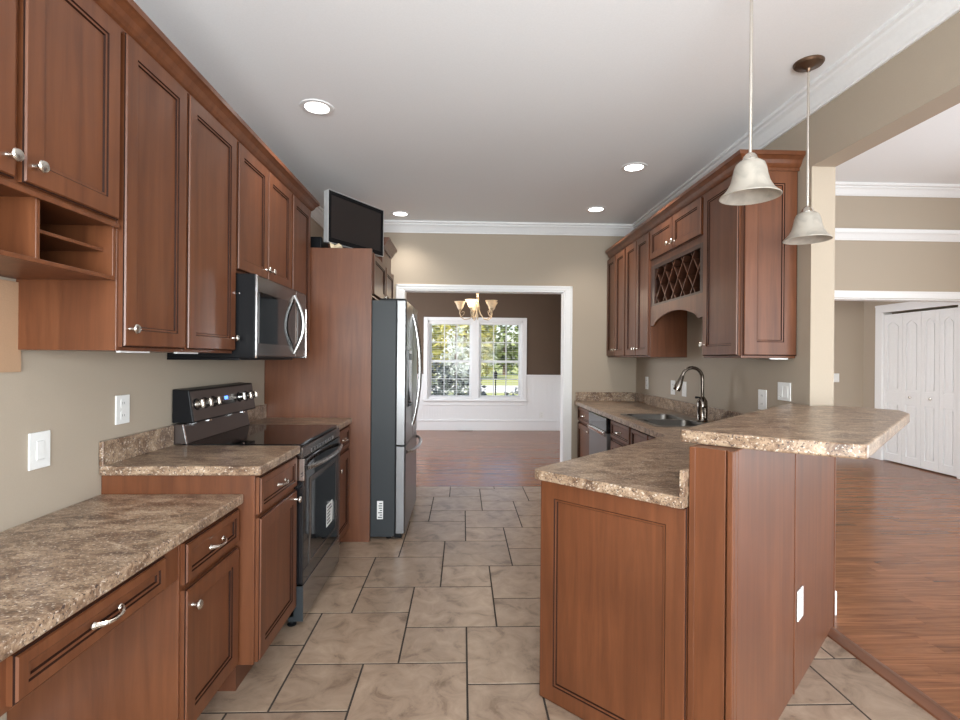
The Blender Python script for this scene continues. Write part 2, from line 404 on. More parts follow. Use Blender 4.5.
struct('ceiling.003', MB().box(XR + .13, 6.6, YB + .12, 7.4, 2.5, 2.6), CEIL)
# living room
HX0, HX1, HZ = 2.9, 5.72, 2.045
mb = MB(); mb.box(XR + .13, HX0, YB, YB + .12, -.1, LZ).box(HX1, 5.92, YB, YB + .12, -.1, LZ).box(HX0, HX1, YB, YB + .12, HZ, LZ)
struct('wall_living_back', mb, PAINT)
mb = MB(); mb.box(5.8, 5.92, -2.0, .3, -.1, LZ).box(5.8, 5.92, 3.7, YB, -.1, LZ).box(5.8, 5.92, .3, 3.7, 2.4, LZ).box(5.8, 5.92, .3, 3.7, -.1, .05)
struct('wall_living_right', mb, PAINT)
# hall
CY0, CY1, CTZ = 5.815, 6.905, 2.035
struct('wall_hall_back', MB().box(2.1, 6.5, 7.25, 7.37, -.1, 2.5), PAINT)
mb = MB(); mb.box(5.8, 5.92, YB + .12, CY0, -.1, 2.5).box(5.8, 5.92, CY1, 7.25, -.1, 2.5).box(5.8, 5.92, CY0, CY1, CTZ, 2.5)
struct('wall_hall_right', mb, PAINT)
struct('wall_closet', MB().box(6.42, 6.5, YB + .12, 7.25, -.1, 2.5), PAINT)
mb = MB(); mb.box(2.1, 2.2, YB + .12, 5.75, -.1, 2.5).box(2.1, 2.2, 7.05, 7.25, -.1, 2.5).box(2.1, 2.2, 5.75, 7.05, -.1, .5).box(2.1, 2.2, 5.75, 7.05, 2.3, 2.5)
struct('wall_hall_left', mb, PAINT)
# dining room
DX = 1.90; WZ0, WZ1, WX0, WX1 = .60, 2.07, -.665, 1.135
mb = MB(); mb.box(-2.6, WX0, Yd, Yd + .15, 1.045, CZ).box(WX1, DX + .1, Yd, Yd + .15, 1.045, CZ).box(WX0, WX1, Yd, Yd + .15, WZ1, CZ)
struct('wall_dining_back', mb, PAINT_D)
mb = MB(); mb.box(DX, DX + .1, YB + .12, Yd, 1.045, CZ)
struct('wall_dining_right', mb, PAINT_D)
mb = MB(); mb.box(-2.6, -2.5, YB + .12, 6.5, 1.045, CZ).box(-2.6, -2.5, 8.9, Yd, 1.045, CZ).box(-2.6, -2.5, 6.5, 8.9, 2.3, CZ)
struct('wall_dining_left', mb, PAINT_D)
struct('wall_dining_front', MB().box(-2.6, XL - .12, YB, YB + .12, -.1, CZ), PAINT_D)
# wainscot: flat white lower wall with beadboard grooves, chair rail and tall base
def wainscot(x0, x1, y, zt):
    mb = MB(); mb.box(x0, x1, y, y + .15, -.1, zt); x = x0
    while x < x1 - .02:
        e = min(x + .05, x1); mb.box(x + .003, e - .003, y - .007, y, .20, zt); x = e
    return mb
mb = wainscot(-2.6, WX0 - .075, Yd, 1.045); b2 = wainscot(WX1 + .075, DX, Yd, 1.045); b3 = wainscot(WX0 - .075, WX1 + .075, Yd, WZ0)
for q in (b2, b3):
    k = len(mb.v); mb.v += q.v; mb.f += [tuple(i + k for i in f) for f in q.f]; mb.m += q.m
struct('trim_2', mb, WHITE)
struct('trim_3', MB().box(-2.5, WX0 - .076, Yd - .03, Yd, 1.03, 1.06).box(WX1 + .076, DX, Yd - .03, Yd, 1.03, 1.06), WHITE, bev=.004)
mb = MB(); mb.box(DX, DX + .1, YB + .12, Yd, -.1, 1.045); mb.box(-2.6, -2.5, YB + .12, Yd, -.1, 1.045); mb.box(DX - .025, DX, YB + .12, Yd - .03, 1.03, 1.06)
struct('trim_4', mb, WHITE)
struct('baseboard_dining', MB().box(-2.5, DX, Yd - .022, Yd, 0, .19).box(-2.5, DX, Yd - .03, Yd - .008, .17, .20).box(DX - .02, DX, YB + .12, Yd - .03, 0, .19), WHITE, bev=.003)
# crown mouldings (profile: out from wall, z)
def crown(z, h=.11, p=.085):
    a = [(0, 0), (.012, 0), (.014, .010), (.022, .016), (.030, .030), (.050, .060), (.066, .074), (.070, .086), (p, .092), (p, h), (0, h)]
    return [(o, z - h + q) for o, q in a]
struct('trim_5', MB().sweep(crown(CZ), [(XL, -2.0), (XL, YB), (XR, YB), (XR, -2.0)]), WHITE)
struct('trim_6', MB().sweep(crown(LZ, .12, .09), [(XR + .13, -2.0), (XR + .13, YB), (5.8, YB), (5.8, -2.0)]), WHITE)
struct('trim_7', MB().sweep([(o, z) for o, z in crown(2.795, .118, .05)], [(XR + .13, 2.8), (XR + .13, YB), (5.8, YB), (5.8, -2.0)]), WHITE)
# casings round the dining opening, hall opening and closet
def casing_y(y, x0, x1, zt, w, t, z0=0.0, wt=None):   # on a wall that faces the camera
    mb = MB(); o = .005; wt = wt or w
    mb.box(x0 - w, x0 - o, y - t, y, z0, zt + o).box(x1 + o, x1 + w, y - t, y, z0, zt + o).box(x0 - w, x1 + w, y - t, y, zt + o, zt + wt)
    mb.box(x0 - w, x0 - w + .02, y - t - .006, y - t, z0, zt + wt).box(x1 + w - .02, x1 + w, y - t - .006, y - t, z0, zt + wt).box(x0 - w, x1 + w, y - t - .006, y - t, zt + wt - .02, zt + wt)
    return mb
mb = casing_y(YB, OPL, OPR, OPZ, .08, .016, wt=.055)
mb.box(OPL - .006, OPL + .012, YB - .012, YB + .135, 0, OPZ).box(OPR - .012, OPR + .006, YB - .012, YB + .135, 0, OPZ).box(OPL + .012, OPR - .012, YB - .012, YB + .135, OPZ - .012, OPZ + .004)
mb.box(OPL - .08, OPL - .006, YB + .12, YB + .135, 0, OPZ + .08).box(OPR + .006, OPR + .08, YB + .12, YB + .135, 0, OPZ + .08).box(OPL - .006, OPR + .006, YB + .12, YB + .135, OPZ + .004, OPZ + .08)
struct('trim_8', mb, WHITE, bev=.003)
mb = casing_y(YB, HX0, HX1 - .0, HZ, .082, .016)
mb.box(HX0, HX1, YB - .012, YB + .13, HZ - .012, HZ).box(HX0, HX0 + .012, YB - .012, YB + .13, 0, HZ)
struct('trim_9', mb, WHITE, bev=.003)
mb = MB()
for (a, c) in ((CY0 - .09, CY0), (CY1, CY1 + .115)): mb.box(5.782, 5.80, a, c, 0, CTZ + .10)
mb.box(5.782, 5.80, CY0, CY1, CTZ, CTZ + .10).box(5.775, 5.782, CY0 - .09, CY1 + .115, CTZ + .08, CTZ + .105)
mb.box(5.79, 5.92, CY0, CY0 + .008, 0, CTZ).box(5.79, 5.92, CY1 - .008, CY1, 0, CTZ)
struct('trim_10', mb, WHITE, bev=.003)
mb = MB(); mb.box(2.2, 5.8, 7.232, 7.25, 0, .13).box(5.782, 5.80, CY1 + .116, 7.23, 0, .13)
struct('baseboard_hall', mb, WHITE, bev=.003)
struct('baseboard_right', MB().box(XR + .13, XR + .146, 2.68, YB, 0, .13).box(XR + .06, XR + .146, 2.674, 2.69, 0, .13), WHITE, bev=.003)
struct('baseboard_left', MB().box(XL, XL + .015, -2.0, 1.70, 0, .13), WHITE, bev=.003)
# closet doors: two bifold pairs, four leaves with arched raised panels
def arch_panel(mb, a0, a1, z0, z1, arch):
    n = 10; outer = [(a0, z0), (a1, z0)]
    if arch: outer += [(a1 - (a1 - a0) * k / n, z1 - .045 + .045 * math.sin(PI * k / n)) for k in range(n + 1)]
    else: outer += [(a1, z1), (a0, z1)]
    c = Vector(((a0 + a1) / 2, (z0 + z1) / 2))
    def ins(d): return [(c.x + (p[0] - c.x) * (1 - 2 * d / (a1 - a0)), c.y + (p[1] - c.y) * (1 - 2 * d / (z1 - z0))) for p in outer]
    ring = [(ins(0), 0), (ins(.012), .007), (ins(.024), .007), (ins(.036), .001)]
    b = len(mb.v); k = len(outer)
    for (pl, d) in ring: mb.v += [(p[0], d, p[1]) for p in pl]
    for i in range(3):
        for j in range(k): mb.face((b + i * k + j, b + i * k + (j + 1) % k, b + (i + 1) * k + (j + 1) % k, b + (i + 1) * k + j))
    mb.face([b + 3 * k + j for j in range(k)])
    return outer
ys = [6.895, 6.60, 6.32, 6.07, 5.825]
for i in range(4):
    w = ys[i] - ys[i + 1] - .004
    mb = MB(); st = .055
    rows = ((.12, .80, False), (.98, 1.90, True))
    # stiles and rails around two panels
    mb.box(0, w, .008, .03, .015, 2.005)
    z_edges = [.015, .12, .80, .98, 1.90, 2.005]
    mb.box(0, st, -.008, .008, .015, 2.005).box(w - st, w, -.008, .008, .015, 2.005)
    mb.box(st, w - st, -.008, .008, .015, .12).box(st, w - st, -.008, .008, .80, .98)
    n = 10; a0, a1 = st, w - st
    mb.prism([(a0, 2.005), (a0, 1.855)] + [(a0 + (a1 - a0) * k / n, 1.855 + .045 * math.sin(PI * k / n)) for k in range(1, n)] + [(a1, 1.855), (a1, 2.005)], -.008, .008, 'y')
    for (z0, z1, ar) in rows:
        q = .022; zz1 = z1 - (.045 if ar else 0)
        pl = [(a0 + q, z0 + q), (a1 - q, z0 + q), (a1 - q, zz1 - q)] + ([(a1 - q - (a1 - a0 - 2 * q) * k / n, zz1 - q + .045 * math.sin(PI * k / n)) for k in range(1, n)] if ar else []) + [(a0 + q, zz1 - q)]
        mb.prism(pl, -.003, .009, 'y')
        for bx0 in (.33, .62): mb.box(a0 + (a1 - a0) * bx0, a0 + (a1 - a0) * (bx0 + .05), -.006, -.002, z0 + .05, zz1 - .05)
    o = struct('door_%d' % (i + 1), mb, WHITE, bev=.002)
    o.location = (5.815, ys[i] - .002, 0); o.rotation_euler = (0, 0, -PI / 2)
    if i in (1, 2):
        k = MB().lathe([(.005, 0), (.006, -.018), (.016, -.024), (.017, -.032), (.009, -.037)], (w * (.5 if i == 1 else .6), -.002, .90), 14, 'y')
        link('knob', k, NICKEL, o, smooth=True)
# dining window: twin double-hung units
mb = MB()
mb.box(WX0 - .075, WX0, Yd - .02, Yd, WZ0 - .02, WZ1 + .065).box(WX1, WX1 + .075, Yd - .02, Yd, WZ0 - .02, WZ1 + .065).box(WX0, WX1, Yd - .02, Yd, WZ1, WZ1 + .065)
mb.box(WX0 - .09, WX1 + .09, Yd - .055, Yd + .02, WZ0 - .045, WZ0 - .02).box(WX0 - .075, WX1 + .075, Yd - .018, Yd, WZ0 - .13, WZ0 - .045)
mb.box(WX0, WX0 + .03, Yd, Yd + .15, WZ0 - .02, WZ1).box(WX1 - .03, WX1, Yd, Yd + .15, WZ0 - .02, WZ1).box(WX0, WX1, Yd, Yd + .15, WZ1 - .025, WZ1).box(WX0, WX1, Yd, Yd + .15, WZ0 - .02, WZ0 + .01)
mb.box(.165, .305, Yd - .005, Yd + .15, WZ0, WZ1)
win = struct('window_1', mb, WHITE, bev=.003)
for (a0, a1) in ((WX0 + .03, .165), (.305, WX1 - .03)):
    for (z0, z1, yo) in ((WZ0 + .01, 1.325, .05), (1.285, WZ1 - .025, .085)):
        m_ = MB(); f = .042; y0 = Yd + yo
        m_.box(a0, a0 + f, y0, y0 + .03, z0, z1).box(a1 - f, a1, y0, y0 + .03, z0, z1).box(a0 + f, a1 - f, y0, y0 + .03, z0, z0 + f).box(a0 + f, a1 - f, y0, y0 + .03, z1 - f, z1)
        for k in (1, 2):
            x = a0 + f + (a1 - a0 - 2 * f) * k / 3; m_.box(x - .009, x + .009, y0 + .006, y0 + .024, z0 + f, z1 - f)
        zc = (z0 + z1) / 2; m_.box(a0 + f, a1 - f, y0 + .006, y0 + .024, zc - .009, zc + .009)
        sash = link('sash', m_, WHITE, win); sash['kind'] = 'structure'
        link('glass', MB().box(a0 + f * .6, a1 - f * .6, y0 + .012, y0 + .017, z0 + f * .6, z1 - f * .6), GLASS, sash)
for nm, a0, a1 in (('left', WX0 + .034, .161), ('right', .309, WX1 - .034)):
    bl = thing('window_blind', 'white slatted blind, open, in the %s half of the dining window' % nm, 'blind', ((a0 + a1) / 2, Yd + .025, WZ0), 0, 'dining window blinds')
    w = (a1 - a0) / 2
    link('headrail', MB().box(-w, w, -.02, .02, WZ1 - WZ0 - .065, WZ1 - WZ0 - .027), WHITE, bl, bev=.003)
    m_ = MB(); z = .06
    while z < WZ1 - WZ0 - .08: m_.box(-w, w, -.018, .018, z, z + .0025); z += .044
    link('slats', m_, WHITE, bl)
    link('bottom_rail', MB().box(-w, w, -.018, .018, .012, .03), WHITE, bl)
    link('cord', MB().tube([(-w * .6, -.019, .03), (-w * .6, -.019, WZ1 - WZ0 - .05)], .0012, 5).tube([(w * .6, -.019, .03), (w * .6, -.019, WZ1 - WZ0 - .05)], .0012, 5), WHITE, bl)

# ------------------------------------------------------------------ cabinet hardware and builders
def knob(parent, x, z, y=-.020):
    m_ = MB().lathe([(.007, 0), (.0055, -.006), (.005, -.014), (.009, -.018), (.0155, -.021), (.0165, -.025), (.014, -.029), (.006, -.031)], (x, y, z), 16, 'y')
    return link('knob', m_, NICKEL, parent, smooth=True)
def pull(parent, x, z, y=-.020, w=.096):
    pts = []; n = 12
    for k in range(n + 1):
        t = k / n; pts.append((x + w * (t - .5), y - .006 - .022 * math.sin(PI * t) ** .7, z - .004 * math.sin(PI * t)))
    r = [.0075 - .0035 * math.sin(PI * k / n) for k in range(n + 1)]
    m_ = MB().tube(pts, r, 8)
    for sx in (-1, 1): m_.lathe([(.0085, 0), (.0095, -.004), (.006, -.009)], (x + sx * w / 2, y, z), 12, 'y')
    return link('pull', m_, NICKEL, parent, smooth=True)
def door(parent, x0, x1, z0, z1, kn=None, fr=.058, name='door', y=0.0):
    o = link(name, MB().door(x0, x1, z0, z1, y, fr=fr), [WOOD, GLAZE], parent)
    if kn: knob(o, kn[0], kn[1], y - .020)
    return o
def drawer(parent, x0, x1, z0, z1, hw=True, y=0.0):
    o = link('drawer', MB().door(x0, x1, z0, z1, y, fr=.030), [WOOD, GLAZE], parent)
    if hw: pull(o, (x0 + x1) / 2, (z0 + z1) / 2, y - .020)
    return o
def body(parent, w, d, z0, z1, toe=False):
    m_ = MB().box(0, w, 0, d, z0, z1)
    o = link('body', m_, WOOD, parent, bev=.0015)
    if toe: link('toe_kick', MB().box(.0, w, .07, d, 0, z0), WOOD_IN, parent)
    return o
LEFT = PI / 2; RIGHT = -PI / 2

# ------------------------------------------------------------------ left wall cabinets (local x runs away from the camera)
UF = -1.13     # face frames of the wall cabinets
UD = UF - XL - .002
UT = 2.430
def left_cab(name, label, y0, y1, z0, doors, group='wall cabinets on the left wall'):
    t = thing(name, label, 'cabinet', (UF, y0, 0), LEFT, group); w = y1 - y0 - .001
    body(t, w, UD, z0, UT)
    for (a, b_, kx, kz) in doors: door(t, a - y0, b_ - y0, z0 + .012, UT - .012, (kx - y0, kz))
    return t
# cabinet above the open cubby
t = thing('wall_cabinet', 'nearest wall cabinet, two short doors above an open cubby shelf', 'cabinet', (UF, .93, 0), LEFT, 'wall cabinets on the left wall')
y0 = .93; w = 1.708 - y0
body(t, w, UD, 1.775, UT)
door(t, .965 - y0, 1.312 - y0, 1.792, UT - .012, (1.285 - y0, 1.842)); door(t, 1.335 - y0, 1.698 - y0, 1.792, UT - .012, (1.363 - y0, 1.842))
m_ = MB().box(0, w, 0, UD, 1.600, 1.612).box(0, .015, 0, UD, 1.612, 1.775).box(w - .015, w, 0, UD, 1.612, 1.775).box(.015, w - .015, UD - .012, UD, 1.612, 1.775)
m_.box(1.40 - y0, 1.413 - y0, .004, UD - .012, 1.612, 1.775)
m_.box(0, w, -.012, 0, 1.768, 1.782)
cb = link('cubby', m_, WOOD, t, bev=.0015)
link('shelf', MB().box(1.413 - y0, w - .015, .03, UD - .012, 1.690, 1.700), WOOD, cb, bev=.001)
left_cab('wall_cabinet', 'tall single door wall cabinet beside the cubby cabinet, knob at its left', 1.711, 2.103, 1.372, [(1.722, 2.097, 1.749, 1.445)])
left_cab('wall_cabinet', 'tall single door wall cabinet directly left of the microwave', 2.105, 2.553, 1.372, [(2.113, 2.548, 2.515, 1.445)])
left_cab('wall_cabinet', 'short two door wall cabinet directly above the microwave', 2.556, 3.365, 1.775, [(2.572, 2.957, 2.925, 1.845), (2.963, 3.352, 2.995, 1.845)])
left_cab('wall_cabinet', 'narrow wall cabinet between the microwave and the tall fridge panel', 3.368, 3.795, 1.392, [(3.385, 3.765, 3.412, 1.46)])
for (a, b_) in ((1.765, 1.925), (2.11, 2.27)):
    nm = 'left' if a < 2 else 'right'
    tag(link('filler_strip', MB().box(UF - .035, UF - .02, a, b_, 1.366, 1.372), WHITE), '%s of two white strips under the tall wall cabinets left of the microwave' % nm, 'strip', 'white strips under the wall cabinets')
def cab_crown(z):
    return [(0, z - .022), (.008, z - .022), (.008, z - .006), (.016, z), (.026, z + .012), (.034, z + .030), (.050, z + .044), (.058, z + .048), (.058, z + .070), (0, z + .070)]
tag(link('crown_molding', MB().sweep(cab_crown(UT + .002), [(UF, .93), (UF, 3.80), (XL + .006, 3.80)]), WOOD), 'long stained wood crown along the top of the left wall cabinets', 'molding')

# microwave
t = thing('microwave', 'black and stainless microwave hung over the range', 'microwave', (UF, 2.562, 1.338), LEFT); w = .80
H_ = 1.765 - 1.338
link('body', MB().box(0, w, -.105, UD, .012, H_), BLACK, t, bev=.003)
link('vent_base', MB().box(0, w, -.03, UD, 0, .012), BLACK, t, bev=.002)
dw = .60
dr = link('door', MB().box(.004, dw, -.113, -.105, .02, H_ - .006), STEEL_D, t, bev=.004)
link('door_glass', MB().box(.03, dw - .03, -.1155, -.113, .085, H_ - .085), BLACK_G, dr)
link('edge_strip', MB().box(0, .006, -.116, -.108, .012, H_ - .004), CHROME, dr)
pts = [(dw - .035, -.113 - .055 * math.sin(PI * k / 14), .04 + (H_ - .08) * k / 14) for k in range(15)]
link('handle', MB().tube(pts, .012, 10), STEEL, dr, smooth=True)
cp = link('control_panel', MB().box(dw + .004, w - .002, -.113, -.105, .02, H_ - .006), STEEL_D, t, bev=.004)
link('keypad', MB().box(dw + .03, w - .03, -.1155, -.113, .06, H_ - .10), BLACK_G, cp)
link('edge_strip', MB().box(w - .002, w + .001, -.116, -.108, .012, H_ - .10), CHROME, cp)
for k in (.10, .33): link('screw', MB().lathe([(.004, 0), (.004, -.002)], (0, -.03, k), 10, 'x'), CHROME, t)

# ------------------------------------------------------------------ left base units
BF = -.84; CT0, CT1 = .876, .914
def base_cab(label, y0, y1):
    t = thing('base_cabinet', label, 'cabinet', (BF, y0, 0), LEFT, 'base cabinets on the left wall'); body(t, y1 - y0, BF - XL - .002, .105, CT0 - .001, True); return t
t = base_cab('wood base cabinet between the desk and the range, one drawer over one door', 2.112, 2.597)
drawer(t, .016, .478, .712, .862); door(t, .016, .478, .108, .695, (.446, .655))
t = base_cab('narrow base cabinet squeezed between the range and the tall fridge panel', 3.378, 3.797)
drawer(t, .016, .40, .712, .862); door(t, .016, .40, .108, .695, (.05, .60))
def left_top(y0, y1, label, z0, z1, front, splash=True, end=None):
    m_ = MB().box(XL + .002, front, y0, y1, z0, z1)
    o = link('countertop', m_, GRAN, None, bev=.007, seg=3); tag(o, label, 'countertop', 'speckled laminate worktops')
    if splash: link('backsplash', MB().box(XL + .002, XL + .021, y0, y1, z1 - .001, z1 + .098), GRAN, o, bev=.004)
    return o
left_top(2.095, 2.598, 'speckled brown countertop between the lower desk top and the range', CT0, CT1, -.808)
left_top(3.376, 3.798, 'small speckled countertop piece between the range and the fridge panel', CT0, CT1, -.808)
left_top(.15, 2.110, 'low speckled desk top in the near left corner', .762, .800, -.882, False)
DF = -.912
t = thing('desk_cabinet', 'low desk cabinet with one small drawer over a door, below the desk top', 'cabinet', (DF, 1.690, 0), LEFT)
body(t, .418, DF - XL - .002, .10, .761, True)
drawer(t, .012, .408, .610, .745); door(t, .012, .408, .120, .592, (.048, .530))
t = thing('pencil_drawer', 'shallow drawer under the front edge of the low desk top', 'drawer', (DF, .30, 0), LEFT)
link('rail', MB().box(0, 1.388, 0, .45, .635, .761), WOOD, t, bev=.002)
drawer(t, .762, 1.287, .648, .750)

# range
t = thing('range', 'black and stainless electric range with smooth glass cooktop', 'range', (-.835, 2.602, 0), LEFT); w = .768
D_ = -.835 - XL - .004
link('body', MB().box(0, w, 0, D_, .05, .900), BLACK, t, bev=.003)
link('cooktop', MB().box(0, w, -.02, D_ - .05, .900, .918), BLACK_G, t, bev=.005)
ft = link('front_trim', MB().box(0, w, -.036, 0, .845, .900), STEEL_D, t, bev=.004)
m_ = MB().box(.135, .61, -.0368, -.0355, .857, .870, 1)
for k in range(9): m_.box(.14 + k * .055, .165 + k * .055, -.0375, -.035, .855, .872)
link('vent_grille', m_, [STEEL, BLACK], ft)
dr = link('oven_door', MB().box(.002, w - .002, -.042, 0, .212, .842), BLACK_G, t, bev=.005)
link('window', MB().box(.13, w - .13, -.0445, -.042, .30, .70), BLACK_G, dr, bev=.001)
link('window_frame', MB().box(.10, .125, -.0455, -.042, .28, .73).box(w - .125, w - .10, -.0455, -.042, .28, .73).box(.125, w - .125, -.0455, -.042, .705, .73).box(.125, w - .125, -.0455, -.042, .28, .295), STEEL_D, dr, bev=.001)
link('side_strip', MB().box(0, .012, -.044, .0, .735, .845), CHROME, dr, bev=.002)
pts = [(.03 + (w - .06) * k / 16, -.047 - .045 * math.sin(PI * k / 16) ** .6, .795) for k in range(17)]
link('handle', MB().tube(pts, .0125, 10), STEEL, dr, smooth=True)
st = link('sticker', MB().box(.43, .56, -.0456, -.0444, .36, .49), PLATE, dr)
m_ = MB()
for k in range(6): m_.box(.442, .442 + random.uniform(.06, .105), -.0462, -.0455, .373 + k * .019, .382 + k * .019)
link('print', m_, DGREY, st)
link('storage_drawer', MB().box(.006, w - .002, -.042, 0, .030, .205), STEEL_F, t, bev=.004)
link('drawer_edge', MB().box(0, .006, -.043, .03, .030, .205), DGREY, t)
for (a, b_) in ((.03, .02), (w - .03, .02), (.03, .5), (w - .03, .5)):
    link('foot', MB().lathe([(.022, 0), (.024, .006), (.014, .012), (.012, .06)], (a, b_, 0), 14), BLACK, t, smooth=True)
# backguard: lower block and overhanging control console (profile in y, z; y grows to the wall)
yb = D_
lo = link('backguard', MB().prism([(yb - .074, .918), (yb - .054, 1.015), (yb - .003, 1.015), (yb - .003, .918)], .002, w - .002, 'x'), BROWN_S, t, bev=.003)
link('trim_strip', MB().prism([(yb - .078, .918), (yb - .058, 1.016), (yb - .054, 1.016), (yb - .074, .918)], 0, .006, 'x'), CHROME, lo)
PF = [(yb - .108, 1.022), (yb - .083, 1.186), (yb - .003, 1.190), (yb - .003, 1.022)]
co = link('console', MB().prism(PF, 0, w, 'x'), BLACK, t, bev=.004)
def on_face(a, h):   # h 0..1 up the console's face
    return (a, yb - .108 + .025 * h, 1.022 + .164 * h)
nx = Vector((0, -.164, .025)).normalized()
def face_rect(name, a0, a1, h0, h1, off, m, parent):
    p = [Vector(on_face(a0, h0)), Vector(on_face(a1, h0)), Vector(on_face(a1, h1)), Vector(on_face(a0, h1))]
    m_ = MB(); m_.v = [tuple(q + nx * .0) for q in p] + [tuple(q + nx * off) for q in p]
    for q in ((4, 5, 6, 7), (0, 1, 5, 4), (1, 2, 6, 5), (2, 3, 7, 6), (3, 0, 4, 7)): m_.face(q)
    return link(name, m_, m, parent)
fp = face_rect('face_plate', .008, w - .008, .05, .95, .002, BROWN_S, co)
face_rect('clock_display', .36, .40, .55, .66, .0035, BLUE, fp)
face_rect('touch_panel', .27, .50, .38, .50, .0025, BLACK, fp)
for a in (.052, .138, .230, .548, .645, .728):
    c = Vector(on_face(a, .55)); m_ = MB().lathe([(.030, 0), (.030, .005), (.026, .006)], (0, 0, 0), 20, mi=1).lathe([(.024, .005), (.023, .010), (.021, .030), (.016, .033)], (0, 0, 0), 20)
    m_.box(-.005, .005, -.021, .021, .028, .041)
    M = Matrix.Translation(c) @ nx.to_track_quat('Z', 'Y').to_matrix().to_4x4()
    m_.xform(M); link('knob', m_, [NICKEL, BLACK], co, smooth=True)
for a in (.18, .60): link('bracket', MB().box(a, a + .03, yb - .098, yb - .08, 1.012, 1.022), CHROME, lo)

# ------------------------------------------------------------------ refrigerator and its enclosure
t = thing('fridge_enclosure', 'tall wood side panel with two small doors above the refrigerator', 'cabinet', (-.692, 3.802, 0), LEFT)
link('side_panel', MB().box(0, .02, -.017, -.692 - XL - .002, 0, 2.160), WOOD, t, bev=.002)
link('far_panel', MB().box(1.17, 1.19, -.017, -.692 - XL - .002, 0, 2.160), WOOD, t, bev=.002)
link('body', MB().box(.02, 1.17, 0, -.692 - XL - .002, 1.82, 2.160), WOOD, t)
door(t, .095, .66, 1.835, 2.148, (.63, 1.875), .05); door(t, .70, 1.165, 1.835, 2.148, (.735, 1.875), .05)
link('frieze', MB().box(.66, 1.19, .01, .70, 2.160, 2.34), WOOD, t)
link('crown', MB().sweep([(o_, z - .10) for o_, z in cab_crown(UT)], [(.66, .01), (1.19, .01)]), WOOD, t)
t = thing('refrigerator', 'stainless french door refrigerator with charcoal sides', 'refrigerator', (-.50, 3.845, 0), LEFT); w = .93
link('body', MB().box(0, w, 0, .90, .022, 1.785), DGREY, t, bev=.004)
for nm, a0, a1 in (('left', .002, w / 2 - .002), ('right', w / 2 + .002, w - .002)):
    d = link('door', MB().prism([(a0, -.008), (a0, -.068), (a0 + .012, -.078), (a1 - .012, -.084), (a1, -.074), (a1, -.008)] if nm == 'left' else [(a0, -.008), (a0, -.074), (a0 + .012, -.084), (a1 - .012, -.078), (a1, -.068), (a1, -.008)], .705, 1.785), STEEL_R, t, bev=.003)
    hx = a1 - .045 if nm == 'left' else a0 + .045
    pts = [(hx, -.082 - .062 * math.sin(PI * k / 16) ** .8, .80 + .92 * k / 16) for k in range(17)]
    link('handle', MB().tube(pts, .0125, 10), STEEL, d, smooth=True)
    if nm == 'left':
        dp = link('dispenser', MB().box(.11, .34, -.086, -.074, .98, 1.42), BLACK_G, d, bev=.003)
        link('display', MB().box(.14, .31, -.0875, -.086, 1.34, 1.39), DGREY, dp)
        link('drip_tray', MB().box(.13, .32, -.100, -.080, .985, 1.0), DGREY, dp)
fd = link('freezer_drawer', MB().prism([(.002, -.008), (.002, -.068), (.014, -.078), (w - .014, -.078), (w - .002, -.068), (w - .002, -.008)], .045, .695), STEEL_R, t, bev=.003)
pts = [(.06 + (w - .12) * k / 18, -.078 - .070 * math.sin(PI * k / 18) ** .6, .645) for k in range(19)]
link('handle', MB().tube(pts, .0135, 10), STEEL, fd, smooth=True)
link('grille', MB().box(.01, w - .01, -.05, .0, .012, .043), BLACK, t)
link('hinge_cover', MB().box(.01, .09, -.07, .12, 1.785, 1.800), BLACK, t, bev=.003)
link('hinge_cover', MB().box(w - .09, w - .01, -.07, .12, 1.785, 1.800), BLACK, t, bev=.003)
link('gasket', MB().box(.004, w - .004, -.008, 0, .05, 1.78), BLACK, t)
for (a, b_) in ((.05, .05), (w - .05, .05), (.05, .8), (w - .05, .8)): link('foot', MB().lathe([(.02, 0), (.02, .024)], (a, b_, 0), 12), BLACK, t)
st = link('sticker', MB().box(-.0012, 0, .085, .13, .155, .29), PLATE, t)
m_ = MB()
for k in range(7): m_.box(-.0018, -.0011, .092, .092 + random.uniform(.015, .032), .165 + k * .017, .172 + k * .017)
link('print', m_, DGREY, st)
# television standing on the enclosure, black box and paper scrap beside it
ang = math.atan2(.52, .314)
t = thing('television', 'black flat television with silver rim standing on top of the fridge enclosure', 'television', (-.862, 4.135, 2.1605), ang)
link('screen', MB().box(-.285, .285, -.016, -.014, .095, .415), SCREEN, t)
link('bezel', MB().box(-.31, -.285, -.02, -.002, .06, .445).box(.285, .31, -.02, -.002, .06, .445).box(-.285, .285, -.02, -.002, .06, .095).box(-.285, .285, -.02, -.002, .415, .445).box(-.285, .285, -.014, -.002, .095, .415), BLACK, t, bev=.002)
link('rim', MB().box(-.317, -.3105, -.019, -.006, .054, .452).box(.3105, .317, -.019, -.006, .054, .452).box(-.3105, .3105, -.019, -.006, .4455, .452).box(-.3105, .3105, -.019, -.006, .054, .0595).box(-.3105, .3105, 0, .035, .0595, .4455), STEEL_T, t, bev=.004)
link('back_shell', MB().box(-.22, .22, .035, .07, .10, .38), BLACK, t, bev=.01)
link('stand', MB().box(-.05, .05, .0, .03, .012, .10).box(-.16, .16, -.07, .09, 0, .012), BLACK, t, bev=.004)
tag(link('speaker_box', MB().box(-1.24, -1.075, 3.92, 4.12, 2.161, 2.27), BLACK, None, bev=.01), 'small black box on the fridge enclosure, left of the television', 'box')
m_ = MB(); m_.v = [(-.985, 3.845, 2.163), (-.955, 3.835, 2.166), (-.905, 3.84, 2.185), (-.93, 3.85, 2.205), (-.96, 3.86, 2.192), (-1.0, 3.86, 2.215), (-.985, 3.87, 2.161), (-.90, 3.88, 2.161)]
